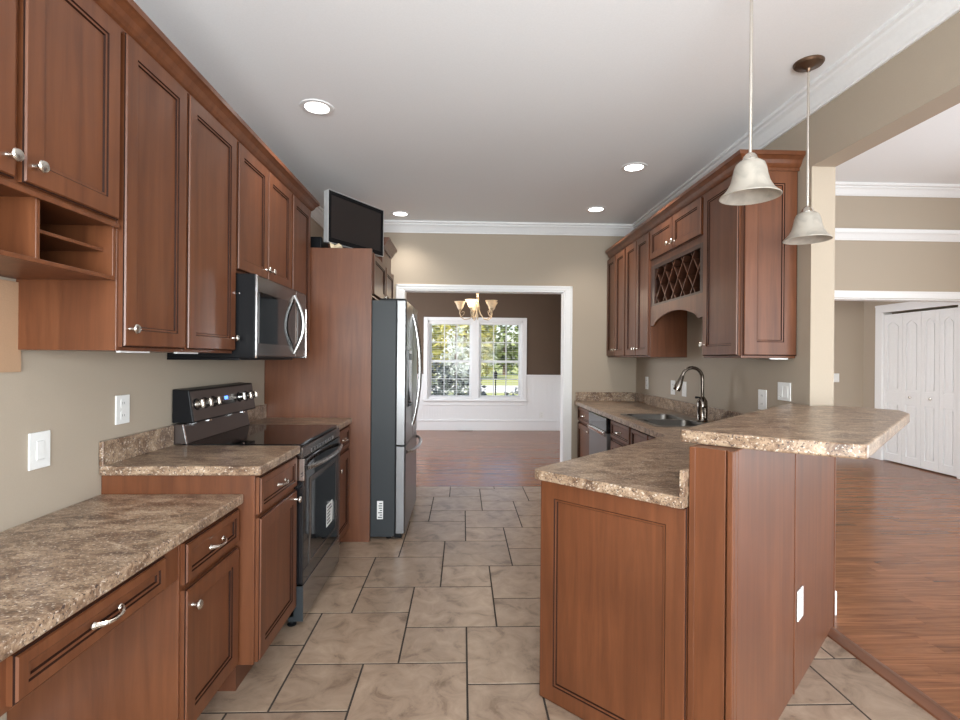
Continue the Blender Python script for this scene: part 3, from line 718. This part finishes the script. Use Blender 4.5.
for q in ((0, 1, 4, 5), (1, 2, 3, 4), (0, 6, 7, 1), (6, 5, 4, 7), (7, 4, 3, 2), (0, 5, 6), (1, 7, 2)): m_.face(q)
tag(link('paper_scrap', m_, PAPER), 'small crumpled cream scrap in front of the television base', 'scrap')

# ------------------------------------------------------------------ right wall cabinets (local x runs towards the camera)
RF = 1.55; RD = XR - RF - .002
GR = 'wall cabinets on the right wall'
def right_cab(label, yfar, ynear, z0, z1=UT):
    t = thing('wall_cabinet', label, 'cabinet', (RF, yfar, 0), RIGHT, GR); return t
def far_double(label, yf, yn):
    t = right_cab(label, yf, yn, 1.385); w = yf - yn - .001; body(t, w, RD, 1.380, UT)
    m = w / 2
    door(t, .015, m - .004, 1.392, UT - .012, (m - .032, 1.455)); door(t, m + .004, w - .012, 1.392, UT - .012, (m + .032, 1.455))
    return t
far_double('two door wall cabinet in the far right corner, against the back wall', 5.446, 4.823)
far_double('two door wall cabinet between the corner one and the wine rack', 4.820, 4.198)
t = right_cab('wall cabinet with diamond wine rack and arched valance above the sink', 4.195, 3.262, 1.8); w = .932
body(t, w, RD, 2.125, UT)
door(t, .018, w / 2 - .003, 2.172, UT - .012, (w / 2 - .045, 2.225), .05); door(t, w / 2 + .003, w - .012, 2.172, UT - .012, (w / 2 + .045, 2.225), .05)
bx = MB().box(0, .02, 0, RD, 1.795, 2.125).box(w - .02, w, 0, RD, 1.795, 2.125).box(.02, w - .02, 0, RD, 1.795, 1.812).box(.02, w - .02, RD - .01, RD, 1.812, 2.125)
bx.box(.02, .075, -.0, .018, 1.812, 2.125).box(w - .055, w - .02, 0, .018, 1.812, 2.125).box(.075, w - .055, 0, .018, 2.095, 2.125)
rk = link('rack_box', bx, RACK_SHADE, t, bev=.001)
m_ = MB(); x0, x1, z0, z1 = .075, w - .055, 1.812, 2.095
import itertools
def clip_seg(xa, za, dx, dz):   # clip the line to the rack window
    ts = [-9, 9]
    for p, d, lo_, hi_ in ((xa, dx, x0, x1), (za, dz, z0, z1)):
        a, b_ = (lo_ - p) / d, (hi_ - p) / d
        ts = [max(ts[0], min(a, b_)), min(ts[1], max(a, b_))]
    return ts
pitch = (x1 - x0) / 5.0; slope = 1.25
for sg in (1, -1):
    for k in range(-4, 10):
        xa = x0 + k * pitch; ta, tb = clip_seg(xa, z0, 1.0, slope * sg) if sg > 0 else clip_seg(xa, z1, 1.0, -slope)
        if tb - ta < .015: continue
        za = z0 if sg > 0 else z1
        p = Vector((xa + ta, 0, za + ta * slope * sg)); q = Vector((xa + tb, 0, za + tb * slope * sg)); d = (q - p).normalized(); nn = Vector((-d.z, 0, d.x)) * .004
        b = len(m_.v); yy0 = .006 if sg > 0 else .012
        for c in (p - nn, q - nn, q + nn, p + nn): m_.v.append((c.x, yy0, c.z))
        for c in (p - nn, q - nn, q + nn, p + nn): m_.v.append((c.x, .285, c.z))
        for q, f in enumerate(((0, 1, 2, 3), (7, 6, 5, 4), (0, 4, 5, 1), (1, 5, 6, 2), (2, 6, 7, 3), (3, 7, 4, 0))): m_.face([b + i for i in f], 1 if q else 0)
link('lattice', m_, [WOOD, RACK_SHADE], rk)  # front edges plain wood, other slat faces in the painted shade colour
n = 20; prof = [(.0, 1.795), (.0, 1.640)]
prof += [(.06, 1.632), (.085, 1.640), (.11, 1.660)]
prof += [(.11 + (w - .22) * k / n, 1.660 + .062 * math.sin(PI * k / n) ** .8) for k in range(1, n)]
prof += [(w - .11, 1.660), (w - .085, 1.640), (w - .06, 1.632), (w, 1.640), (w, 1.795)]
link('valance', MB().prism(prof, -.004, .016, 'y'), WOOD, t, bev=.0015)
t = right_cab('tall wall cabinet nearest the camera on the right, with panelled end', 3.258, 2.812, 1.372); w = .446
body(t, w, RD, 1.372, UT); door(t, .018, w - .010, 1.385, UT - .012, (.048, 1.455))
e = MB().door(0, RD - .004, 1.385, UT - .012, 0, .020, .075); e.xform(Matrix.Translation((w, .002, 0)) @ Matrix.Rotation(PI / 2, 4, 'Z'))
link('end_panel', e, [WOOD, GLAZE], t)
link('light_rail', MB().box(w - .02, w - .005, .17, .27, 1.365, 1.372), WHITE, t)
tag(link('crown_molding', MB().sweep(cab_crown(UT + .002), [(RF, 5.364), (RF, 2.792), (XR - .004, 2.792)]), WOOD), 'long stained wood crown along the top of the right wall cabinets', 'molding')

# ------------------------------------------------------------------ right base run
RB = 1.245
GB = 'base cabinets on the right wall'
def rbase(label, yf, yn):
    t = thing('base_cabinet', label, 'cabinet', (RB, yf, 0), RIGHT, GB); body(t, yf - yn - .001, XR - RB - .002, .105, CT0 - .16 if 'sink' in label else CT0 - .001, True); return t
t = rbase('base cabinet in the far right corner, beyond the dishwasher', 5.446, 4.850); w = .595
drawer(t, .015, w - .01, .712, .862); door(t, .015, w - .01, .115, .695, (w - .045, .655))
t = thing('dishwasher', 'dishwasher with black top panel and grey door under the right counter', 'dishwasher', (RB, 4.845, 0), RIGHT); w = .60
link('tub', MB().box(0, w, .0, .56, .10, CT0 - .006), BLACK, t)
dd = link('door', MB().box(.003, w - .003, -.040, 0, .115, .735), STEEL_W, t, bev=.004)
link('control_panel', MB().box(.003, w - .003, -.045, 0, .742, .866), BLACK_G, t, bev=.004)
link('handle', MB().prism([(-.040, .70), (-.062, .715), (-.066, .745), (-.050, .752), (-.040, .74)], .03, w - .03, 'x'), CHROME, dd, bev=.003)
link('toe_kick', MB().box(.003, w - .003, .05, .08, 0, .10), BLACK, t)
t = rbase('base cabinet with drawer between the dishwasher and the sink', 4.240, 3.725); w = .515
drawer(t, .03, w - .012, .712, .862); door(t, .03, w - .012, .115, .695, (w - .045, .655))
t = rbase('base cabinet under the sink with false drawer fronts', 3.722, 2.990); w = .732
link('front_rail', MB().box(0, w, 0, .02, .715, CT0 - .001), WOOD, t)
for (a, b_) in ((.02, w / 2 - .004), (w / 2 + .004, w - .02)):
    drawer(t, a, b_, .712, .862, False); door(t, a, b_, .115, .695, ((b_ - .03) if a < .1 else (a + .03), .655))

# peninsula cabinet
t = thing('peninsula_cabinet', 'wood peninsula cabinet with framed end panel facing the camera', 'cabinet', (*sn(1.677, -1.232), 0), -PI / 4)
# local x = n direction, local y = s direction
link('body', MB().box(0, .576, .022, 1.15, .105, CT0 - .001), WOOD, t)
link('toe_kick', MB().box(.07, .576, .06, 1.15, 0, .105), WOOD_IN, t)
e = MB().door(.0, .586, .0, CT0 - .001, .022, .022, .068)
link('end_panel', e, [WOOD, GLAZE], t)
# breakfast bar knee wall
t = thing('breakfast_bar_wall', 'wood clad half wall carrying the raised bar top', 'half wall', (*sn(1.70, -.643), 0), -PI / 4 - .0272)
BZ0, BZ1 = 1.076, 1.120
link('core', MB().prism([(.004, .006), (.128, .006), (.128, 1.478), (-.034, 1.478)], 0, BZ0 - .001), WOOD_IN, t)
link('end_board', MB().box(.0, .112, -.006, .006, 0, BZ0 - .001), WOOD, t, bev=.0015)
link('corner_post', MB().box(.117, .136, -.008, .006, 0, BZ0 - .001).box(.128, .136, .006, .035, 0, BZ0 - .001), WOOD, t, bev=.003)
link('edge_bead', MB().box(.0, .020, -.011, -.006, 0, BZ0 - .001), WOOD, t, bev=.002)
for (a, b_) in ((.036, .705), (.718, 1.470)): link('panel', MB().box(.128, .136, a, b_, 0, BZ0 - .001), WOOD, t, bev=.002)
link('seam_strip', MB().box(.128, .140, .706, .717, 0, BZ0 - .001).box(.128, .141, 1.470, 1.482, 0, BZ0 - .001), WOOD, t, bev=.002)
# L-shaped countertop with sink cut-out
def holed(outer, holes, z0, z1):
    bm = bmesh.new()
    for lp in [outer] + holes:
        vs = [bm.verts.new((p[0], p[1], z0)) for p in lp]
        for i in range(len(vs)): bm.edges.new((vs[i], vs[(i + 1) % len(vs)]))
    bmesh.ops.triangle_fill(bm, use_beauty=True, use_dissolve=False, edges=bm.edges[:])
    r = bmesh.ops.extrude_face_region(bm, geom=bm.faces[:])
    for v in [g for g in r['geom'] if isinstance(g, bmesh.types.BMVert)]: v.co.z = z1
    bmesh.ops.recalc_face_normals(bm, faces=bm.faces)
    m_ = MB(); bm.verts.ensure_lookup_table(); m_.v = [tuple(v.co) for v in bm.verts]
    for f in bm.faces: m_.face([v.index for v in f.verts])
    bm.free(); return m_
SX0, SX1, SY0, SY1 = 1.275, 1.755, 3.345, 4.135
outer = [(1.193, YB - .002), (1.193, 2.965), sn(1.652, -1.253), sn(1.652, -.648), sn(3.262, -.648), (XR - .002, 2.795), (XR - .002, YB - .002)]
outer = round_poly(outer, [0, 0, .03, 0, 0, 0, 0], 5)
hole = round_poly([(SX0 + .015, SY0 + .015), (SX1 - .015, SY0 + .015), (SX1 - .015, SY1 - .015), (SX0 + .015, SY1 - .015)], .03, 4)
ct = link('countertop', holed(outer, [hole], CT0, CT1), GRAN, None, bev=.006, seg=3)
tag(ct, 'long angled speckled countertop holding the sink and running down the peninsula', 'countertop', 'speckled laminate worktops')
link('backsplash', MB().box(1.205, XR - .002, YB - .021, YB - .002, CT1 - .001, 1.010).box(XR - .021, XR - .002, 2.83, YB - .021, CT1 - .001, 1.010), GRAN, ct, bev=.003)
m_ = MB(); a, b_, c, d = sn(1.655, -.662), sn(3.20, -.662), sn(3.20, -.646), sn(1.655, -.646); m_.prism([a, d, c, b_], CT1 - .001, 1.0)
link('side_splash', m_, GRAN, ct, bev=.003)
# bar top
P = [sn(1.742, -.700), sn(1.765, -.42), sn(1.812, -.190), sn(3.085, -.168), sn(3.25, -.215), (1.998, 2.686), (XR - .003, 2.686), (XR - .003, 2.853)]
P = round_poly(P, [.02, .5, .035, .08, .03, 0, 0, 0], 6)
tag(link('bar_top', MB().prism(P, BZ0, BZ1), GRAN, None, bev=.007, seg=3), 'raised speckled bar top jutting towards the living room', 'countertop', 'speckled laminate worktops')
# sink
t = thing('sink', 'double bowl stainless sink set in the right counter', 'sink', (0, 0, 0))
bowls = ((SX0 + .035, SX1 - .095, SY0 + .03, 3.725), (SX0 + .035, SX1 - .095, 3.755, SY1 - .03))
rim_o = round_poly([(SX0, SY0), (SX1, SY0), (SX1, SY1), (SX0, SY1)], .035, 5)
link('rim', holed(rim_o, [round_poly([(a, c), (b_, c), (b_, d), (a, d)], .06, 5) for (a, b_, c, d) in bowls], CT1 + .0005, CT1 + .005), SINKM, t, bev=.0015)
for (a, b_, c, d) in bowls:
    m_ = MB(); top = round_poly([(a, c), (b_, c), (b_, d), (a, d)], .06, 5); n = len(top); cx_, cy_ = (a + b_) / 2, (c + d) / 2
    for (s_, z) in ((1, CT1 + .001), (.985, CT1 - .12), (.93, CT1 - .165), (.12, CT1 - .172)):
        m_.v += [(cx_ + (p[0] - cx_) * s_, cy_ + (p[1] - cy_) * s_, z) for p in top]
    for i in range(3):
        for j in range(n): m_.face((i * n + j, i * n + (j + 1) % n, (i + 1) * n + (j + 1) % n, (i + 1) * n + j))
    bo = link('bowl', m_, SINKM, t, smooth=True, fix=False)
    link('drain', MB().lathe([(.045, -.005), (.045, .001), (.03, .0), (.006, -.003)], (cx_, cy_, CT1 - .172), 20), CHROME, bo, smooth=True)
# faucet
t = thing('faucet', 'dark nickel gooseneck pull-down faucet behind the sink', 'faucet', (1.72, 3.630, CT1 + .005), math.radians(-4))
FN = brushed('faucet_metal', (.17, .145, .125), .16)
link('body', MB().lathe([(.036, 0), (.038, .006), (.034, .014), (.037, .09), (.035, .145), (.022, .168), (.0135, .178)], n=20), FN, t, smooth=True)
pts = [(0, 0, .16), (0, 0, .25)] + [(-.072 + .072 * math.cos(a), 0, .308 + .076 * math.sin(a)) for a in [PI * k / 12 for k in range(0, 12)]]
ne = link('neck', MB().tube(pts, .0125, 12), FN, t, smooth=True)
e0 = Vector(pts[-1]); dr_ = (Vector(pts[-1]) - Vector(pts[-2])).normalized()
link('spray_head', MB().tube([e0, e0 + dr_ * .03, e0 + dr_ * .085, e0 + dr_ * .115], [.014, .018, .027, .025], 14), FN, ne, smooth=True)
link('lever', MB().tube([(0, .0, .165), (-.03, -.01, .172), (-.055, -.02, .172)], [.007, .006, .008], 8), BLACK, t, smooth=True)
link('side_valve', MB().tube([(.0, -.03, .10), (.0, -.055, .10)], .014, 10).tube([(0, -.05, .10), (0, -.055, .03)], [.006, .008], 8), FN, t, smooth=True)

# ------------------------------------------------------------------ outlets, switches, corkboard
def plate(label, loc, rz, w=.072, h=.118, kind='outlet', group=None):
    t = thing('wall_outlet' if kind == 'outlet' else 'light_switch', label, kind, loc, rz, group)
    link('plate', MB().box(-w / 2, w / 2, -.006, 0, -h / 2, h / 2), PLATE, t, bev=.002)
    if kind == 'outlet':
        for dz in (-.026, .026):
            r_ = link('receptacle', MB().prism(round_poly([(-.016, dz - .018), (.016, dz - .018), (.016, dz + .018), (-.016, dz + .018)], .008, 4), -.0075, -.006, 'y'), PLATE, t)
            link('slots', MB().box(-.007, -.005, -.0079, -.0074, dz - .004, dz + .006).box(.005, .007, -.0079, -.0074, dz - .004, dz + .006), SLOT, r_)
    else:
        for dx in ((0,) if w < .1 else (-.024, .024)):
            link('rocker', MB().prism([(-.006, -.033), (-.010, -.03), (-.0075, .03), (-.006, .033)], dx - .016, dx + .016, 'x'), PLATE, t, bev=.001)
    return t
plate('white switch plate on the left wall above the desk', (XL + .0005, 1.807, 1.03), LEFT, .088, .125, 'switch')
plate('white outlet on the left wall above the tall backsplash end', (XL + .0005, 2.235, 1.127), LEFT, .088, .122)
GO = 'plates on the right wall'
plate('white outlet on the right wall nearest the far corner', (XR - .0005, 5.12, 1.125), RIGHT, .075, .125, group=GO)
plate('white outlet on the right wall beside the faucet head, farther one', (XR - .0005, 4.475, 1.115), RIGHT, .085, .125, group=GO)
plate('white plate on the right wall half hidden behind the faucet head', (XR - .0005, 4.245, 1.115), RIGHT, .078, .125, 'switch', group=GO)
plate('white outlet on the right wall beside the double switch plate', (XR - .0005, 3.12, 1.115), RIGHT, .085, .125, group=GO)
plate('double white switch plate on the right wall just above the bar top', (XR - .0005, 2.905, 1.180), RIGHT, .118, .105, 'switch', group=GO)
bx_, by_ = sn(1.70 + .785 - .1365 * .0272, -.643 + .1375 + .785 * .0272); plate('white outlet low on the wood side of the breakfast bar', (bx_, by_, .345), PI / 4 - .0272, .082, .125)
plate('white switch on the hall wall beside the closet', (5.40, 7.2495, 1.122), 0, .08, .125, 'switch')
plate('white outlet low on the dining wainscot right of the window', (1.50, Yd - .0075, .30), 0, .075, .11)
t = thing('corkboard', 'cork board on the left wall under the cubby', 'corkboard', (XL + .0005, 1.148, 1.30), LEFT)
link('cork', MB().box(0, .575, -.010, 0, 0, .29), CORK, t)
fv = thing('floor_vent', 'dark floor register on the dining floor below the window', 'vent', (.06, 9.63, 0))
link('frame', MB().box(-.15, .15, -.05, .05, .0, .004), BRONZE, fv, bev=.001)
m_ = MB()
for k in range(12): m_.box(-.13 + k * .022, -.12 + k * .022, -.04, .04, .004, .006)
link('louvers', m_, SLOT, fv)

# ------------------------------------------------------------------ ceiling lights
def downlight(label, x, y, power=9):
    t = thing('downlight', label, 'light', (x, y, CZ), 0, 'recessed ceiling lights')
    link('trim_ring', MB().lathe([(.066, -.003), (.070, -.007), (.092, -.006), (.096, -.001), (.066, -.001)], n=32, cap=False), WHITE, t, smooth=True)
    link('lens', MB().lathe([(.0, -.002), (.067, -.004)][::-1], n=28, cap=False), LAMP, t)
    d = bpy.data.lights.new('lamp', 'SPOT'); d.energy = power * 2.4; d.spot_size = math.radians(125); d.spot_blend = .8; d.color = (1, .94, .86); d.shadow_soft_size = .06
    o = bpy.data.objects.new('lamp', d); COL.objects.link(o); o.parent = t; o.location = (0, 0, -.03)
    return t
downlight('recessed ceiling light nearest the left wall cabinets, largest in view', -.847, 2.972)
downlight('recessed ceiling light nearer the camera in front of the right cabinets', 1.26, 3.777)
downlight('recessed ceiling light above the refrigerator by the back wall', -.632, 5.12)
downlight('recessed ceiling light farther off in front of the right corner cabinet', 1.255, 4.85)

# pendants
def pendant(label, x, y, drop):
    t = thing('pendant_lamp', label, 'pendant lamp', (x, y, CZ), 0, 'bell pendants over the bar')
    link('canopy', MB().lathe([(.066, -.0005), (.066, -.006), (.060, -.014), (.030, -.018), (.012, -.03), (.007, -.045)], n=28), BRONZE, t, smooth=True)
    k = .86; D = lambda pr: [(r * k, -drop + z * k) for r, z in pr]   # z counted up from the rim
    link('rod', MB().tube([(0, 0, -.035), (0, 0, -drop + .178 * k)], .0058, 10), NICKEL, t, smooth=True)
    link('socket_cap', MB().lathe(D([(.009, .185), (.018, .180), (.026, .170), (.030, .158), (.036, .152), (.036, .146), (.026, .144)]), n=20), NICKEL, t, smooth=True)
    ins = [(.026, .150), (.044, .147), (.056, .137), (.064, .116), (.069, .088), (.077, .057), (.092, .029), (.109, .010), (.120, 0)]
    prof = ins + [(.1195, -.003)] + [(r - .004, z - .003) for r, z in ins[::-1]]
    link('shade', MB().lathe(D(prof), n=36, cap=False), SHADE, t, smooth=True)
    link('bulb', MB().lathe(D([(.010, .142), (.012, .122), (.026, .092), (.028, .072), (.018, .054), (.004, .047)]), n=16), SHADE, t, smooth=True)
    return t
pendant('bell glass pendant lamp nearer the camera, rod leaving the top of view', 1.045, 1.845, .833)
pendant('bell glass pendant lamp farther off, before the beige wall end, canopy in view', 1.648, 2.412, .850)

# chandelier in the dining room
t = thing('chandelier', 'cream chandelier with upturned bell shades hanging in the dining room', 'chandelier', (.20, 7.2, CZ), .0)
link('canopy', MB().lathe([(.06, -.0005), (.06, -.012), (.035, -.03), (.01, -.04)], n=24), CREAM, t, smooth=True)
link('stem', MB().lathe([(.008, -.03), (.008, -.46), (.02, -.48), (.024, -.51), (.014, -.54), (.018, -.60), (.012, -.64), (.030, -.70), (.034, -.73), (.020, -.77), (.012, -.80), (.018, -.84), (.004, -.89)], n=16), CREAM, t, smooth=True)
for k in range(5):
    a = 2 * PI * k / 5 + .55; ca, sa = math.cos(a), math.sin(a)
    pr = [(.02, -.73), (.055, -.81), (.11, -.875), (.18, -.885), (.23, -.855), (.25, -.80), (.245, -.750)]
    ar = link('arm', MB().tube([(r * ca, r * sa, z) for r, z in pr], .0065, 8).tube([(.235 * ca, .235 * sa, -.855), (.19 * ca, .19 * sa, -.81), (.185 * ca, .185 * sa, -.78), (.21 * ca, .21 * sa, -.77), (.225 * ca, .225 * sa, -.79)], .004, 6), CREAM, t, smooth=True)
    c = (.245 * ca, .245 * sa, 0)
    link('cup', MB().lathe([(.008, -.765), (.022, -.75), (.026, -.74), (.012, -.73)], c, 14), CREAM, ar, smooth=True)
    ins = [(.018, -.740), (.032, -.735), (.045, -.710), (.054, -.680), (.070, -.650), (.085, -.635)]
    lit = (k == 3)
    link('shade', MB().lathe(ins + [(r - .003, z + .002) for r, z in ins[::-1]], c, 24, cap=False), SHADE_L if lit else SHADE_O, ar, smooth=True)
d = bpy.data.lights.new('lamp', 'POINT'); d.energy = 12; d.color = (1, .82, .6); d.shadow_soft_size = .05
o = bpy.data.objects.new('lamp', d); COL.objects.link(o); o.parent = t; o.location = (0, 0, -.58)

# ------------------------------------------------------------------ outside the dining window
LAWN = plain('lawn_grass', (.40, .42, .16), .9, bscale=3)
ROAD = plain('pale_driveway', (.62, .60, .56), .8)
BARK = plain('bark', (.14, .10, .07), .9)
struct('ground', MB().box(-90, 90, Yd + .2, 150, -.55, -.42), LAWN)
struct('trim_11', MB().box(-60, 60, 27, 34, -.42, -.40), ROAD)['label'] = 'pale driveway across the lawn'
def leaves(centers, n, size, seed, shell=.55):
    rnd = random.Random(seed); m_ = MB(); tot = sum(c[3] * c[4] * c[5] for c in centers) if len(centers[0]) > 4 else 1
    for (cx_, cy_, cz_, rx, ry, rz) in centers:
        for _ in range(int(n * rx * ry * rz / tot)):
            while True:
                p = Vector((rnd.uniform(-1, 1), rnd.uniform(-1, 1), rnd.uniform(-1, 1)))
                if shell < p.length < 1: break
            c = Vector((cx_ + p.x * rx, cy_ + p.y * ry, cz_ + p.z * rz))
            u = Vector((rnd.gauss(0, 1), rnd.gauss(0, 1), rnd.gauss(0, .6))).normalized(); v = u.cross(Vector((rnd.gauss(0, 1), rnd.gauss(0, 1), rnd.gauss(0, 1)))).normalized(); k = u.cross(v)
            s_ = size * rnd.uniform(.7, 1.3); b = len(m_.v)
            m_.v += [tuple(c - u * s_), tuple(c - v * s_ * .38 + k * s_ * .1), tuple(c + u * s_), tuple(c + v * s_ * .38 + k * s_ * .1), tuple(c)]
            m_.face((b, b + 1, b + 2, b + 4)); m_.face((b, b + 4, b + 2, b + 3))
    return m_
BUSH = leaf_mat('magnolia_leaves', (.008, .014, .010), (.55, .58, .50)); 
YEL = leaf_mat('yellow_green_leaves', (.20, .21, .04), (.55, .50, .14)); GRN = leaf_mat('green_leaves', (.06, .10, .03), (.26, .33, .11)); PALE = leaf_mat('pale_leaves', (.35, .40, .36), (.75, .78, .74))
def plant(name, label, cat, x, y, centers, n, size, mat, seed, trunk=None, group=None):
    t = thing(name, label, cat, (x, y, -.42), 0, group)
    link('foliage', leaves(centers, n, size, seed), mat, t, fix=False)
    if trunk: link('trunk', MB().tube([(0, 0, 0), (.1 * trunk[0], 0, trunk[1] * .5), (0, 0, trunk[1])], [trunk[0], trunk[0] * .8, trunk[0] * .5], 8), BARK, t, smooth=True)
    else: link('stems', MB().tube([(0, 0, 0), (.1, 0, .5)], .03, 6).tube([(.1, 0, 0), (-.2, 0, .5)], .03, 6), BARK, t)
    return t
plant('shrub', 'large glossy leaved shrub close outside the left half of the dining window', 'shrub', -.45, 11.2, [(0, 0, .85, 1.05, .7, .85), (-.3, 0, 1.3, .6, .5, .45)], 1500, .075, BUSH, 3)
plant('shrub', 'low glossy leaved shrub close outside the right half of the dining window', 'shrub', 1.30, 11.1, [(0, 0, .58, .62, .5, .60)], 800, .065, BUSH, 4)
plant('conifer', 'pale pointed tree seen through the left half of the dining window', 'tree', -.3, 22, [(0, 0, .9, .95, .95, .8), (0, 0, 1.7, .7, .7, .8), (0, 0, 2.5, .42, .42, .7), (0, 0, 3.2, .2, .2, .5)], 1100, .10, PALE, 5, (.08, 3.2))
GT = 'trees beyond the lawn'
for (x, y, r, h, mt, sd, lb) in ((-4.6, 36, 4.2, 8, YEL, 11, 'yellow green tree seen at the left edge of the dining window'), (.2, 44, 2.6, 7, YEL, 12, 'yellow green tree behind the pale pointed tree'),
                             (4.6, 56, 2.8, 8, GRN, 13, 'green tree seen left in the right half of the dining window'), (9.3, 46, 2.4, 8, GRN, 14, 'green tree seen at the right edge of the dining window'),
                             (-10, 52, 5, 10, GRN, 15, 'green tree far left of the dining window view'), (12.5, 54, 5, 10, GRN, 16, 'green tree far right of the dining window view')):
    plant('tree', lb, 'tree', x, y, [(0, 0, h * .58, r, r * .8, h * .46), (r * .4, 0, h * .22, r * .55, r * .5, h * .2), (-r * .5, 0, h * .24, r * .5, r * .5, h * .22)], 1500, .36, mt, sd, (.28, h * .6), GT)

t = thing('lamp_post', 'dark lamp post on the lawn, seen in the right half of the dining window', 'lamp post', (.93, 14.5, -.42))
link('post', MB().tube([(0, 0, 0), (0, 0, 1.2)], .016, 8), BLACK, t, smooth=True)
link('lantern', MB().prism([(-.03, 1.2), (.03, 1.2), (.055, 1.36), (0, 1.46), (-.055, 1.36)], -.045, .045, 'y'), BLACK, t, bev=.01)
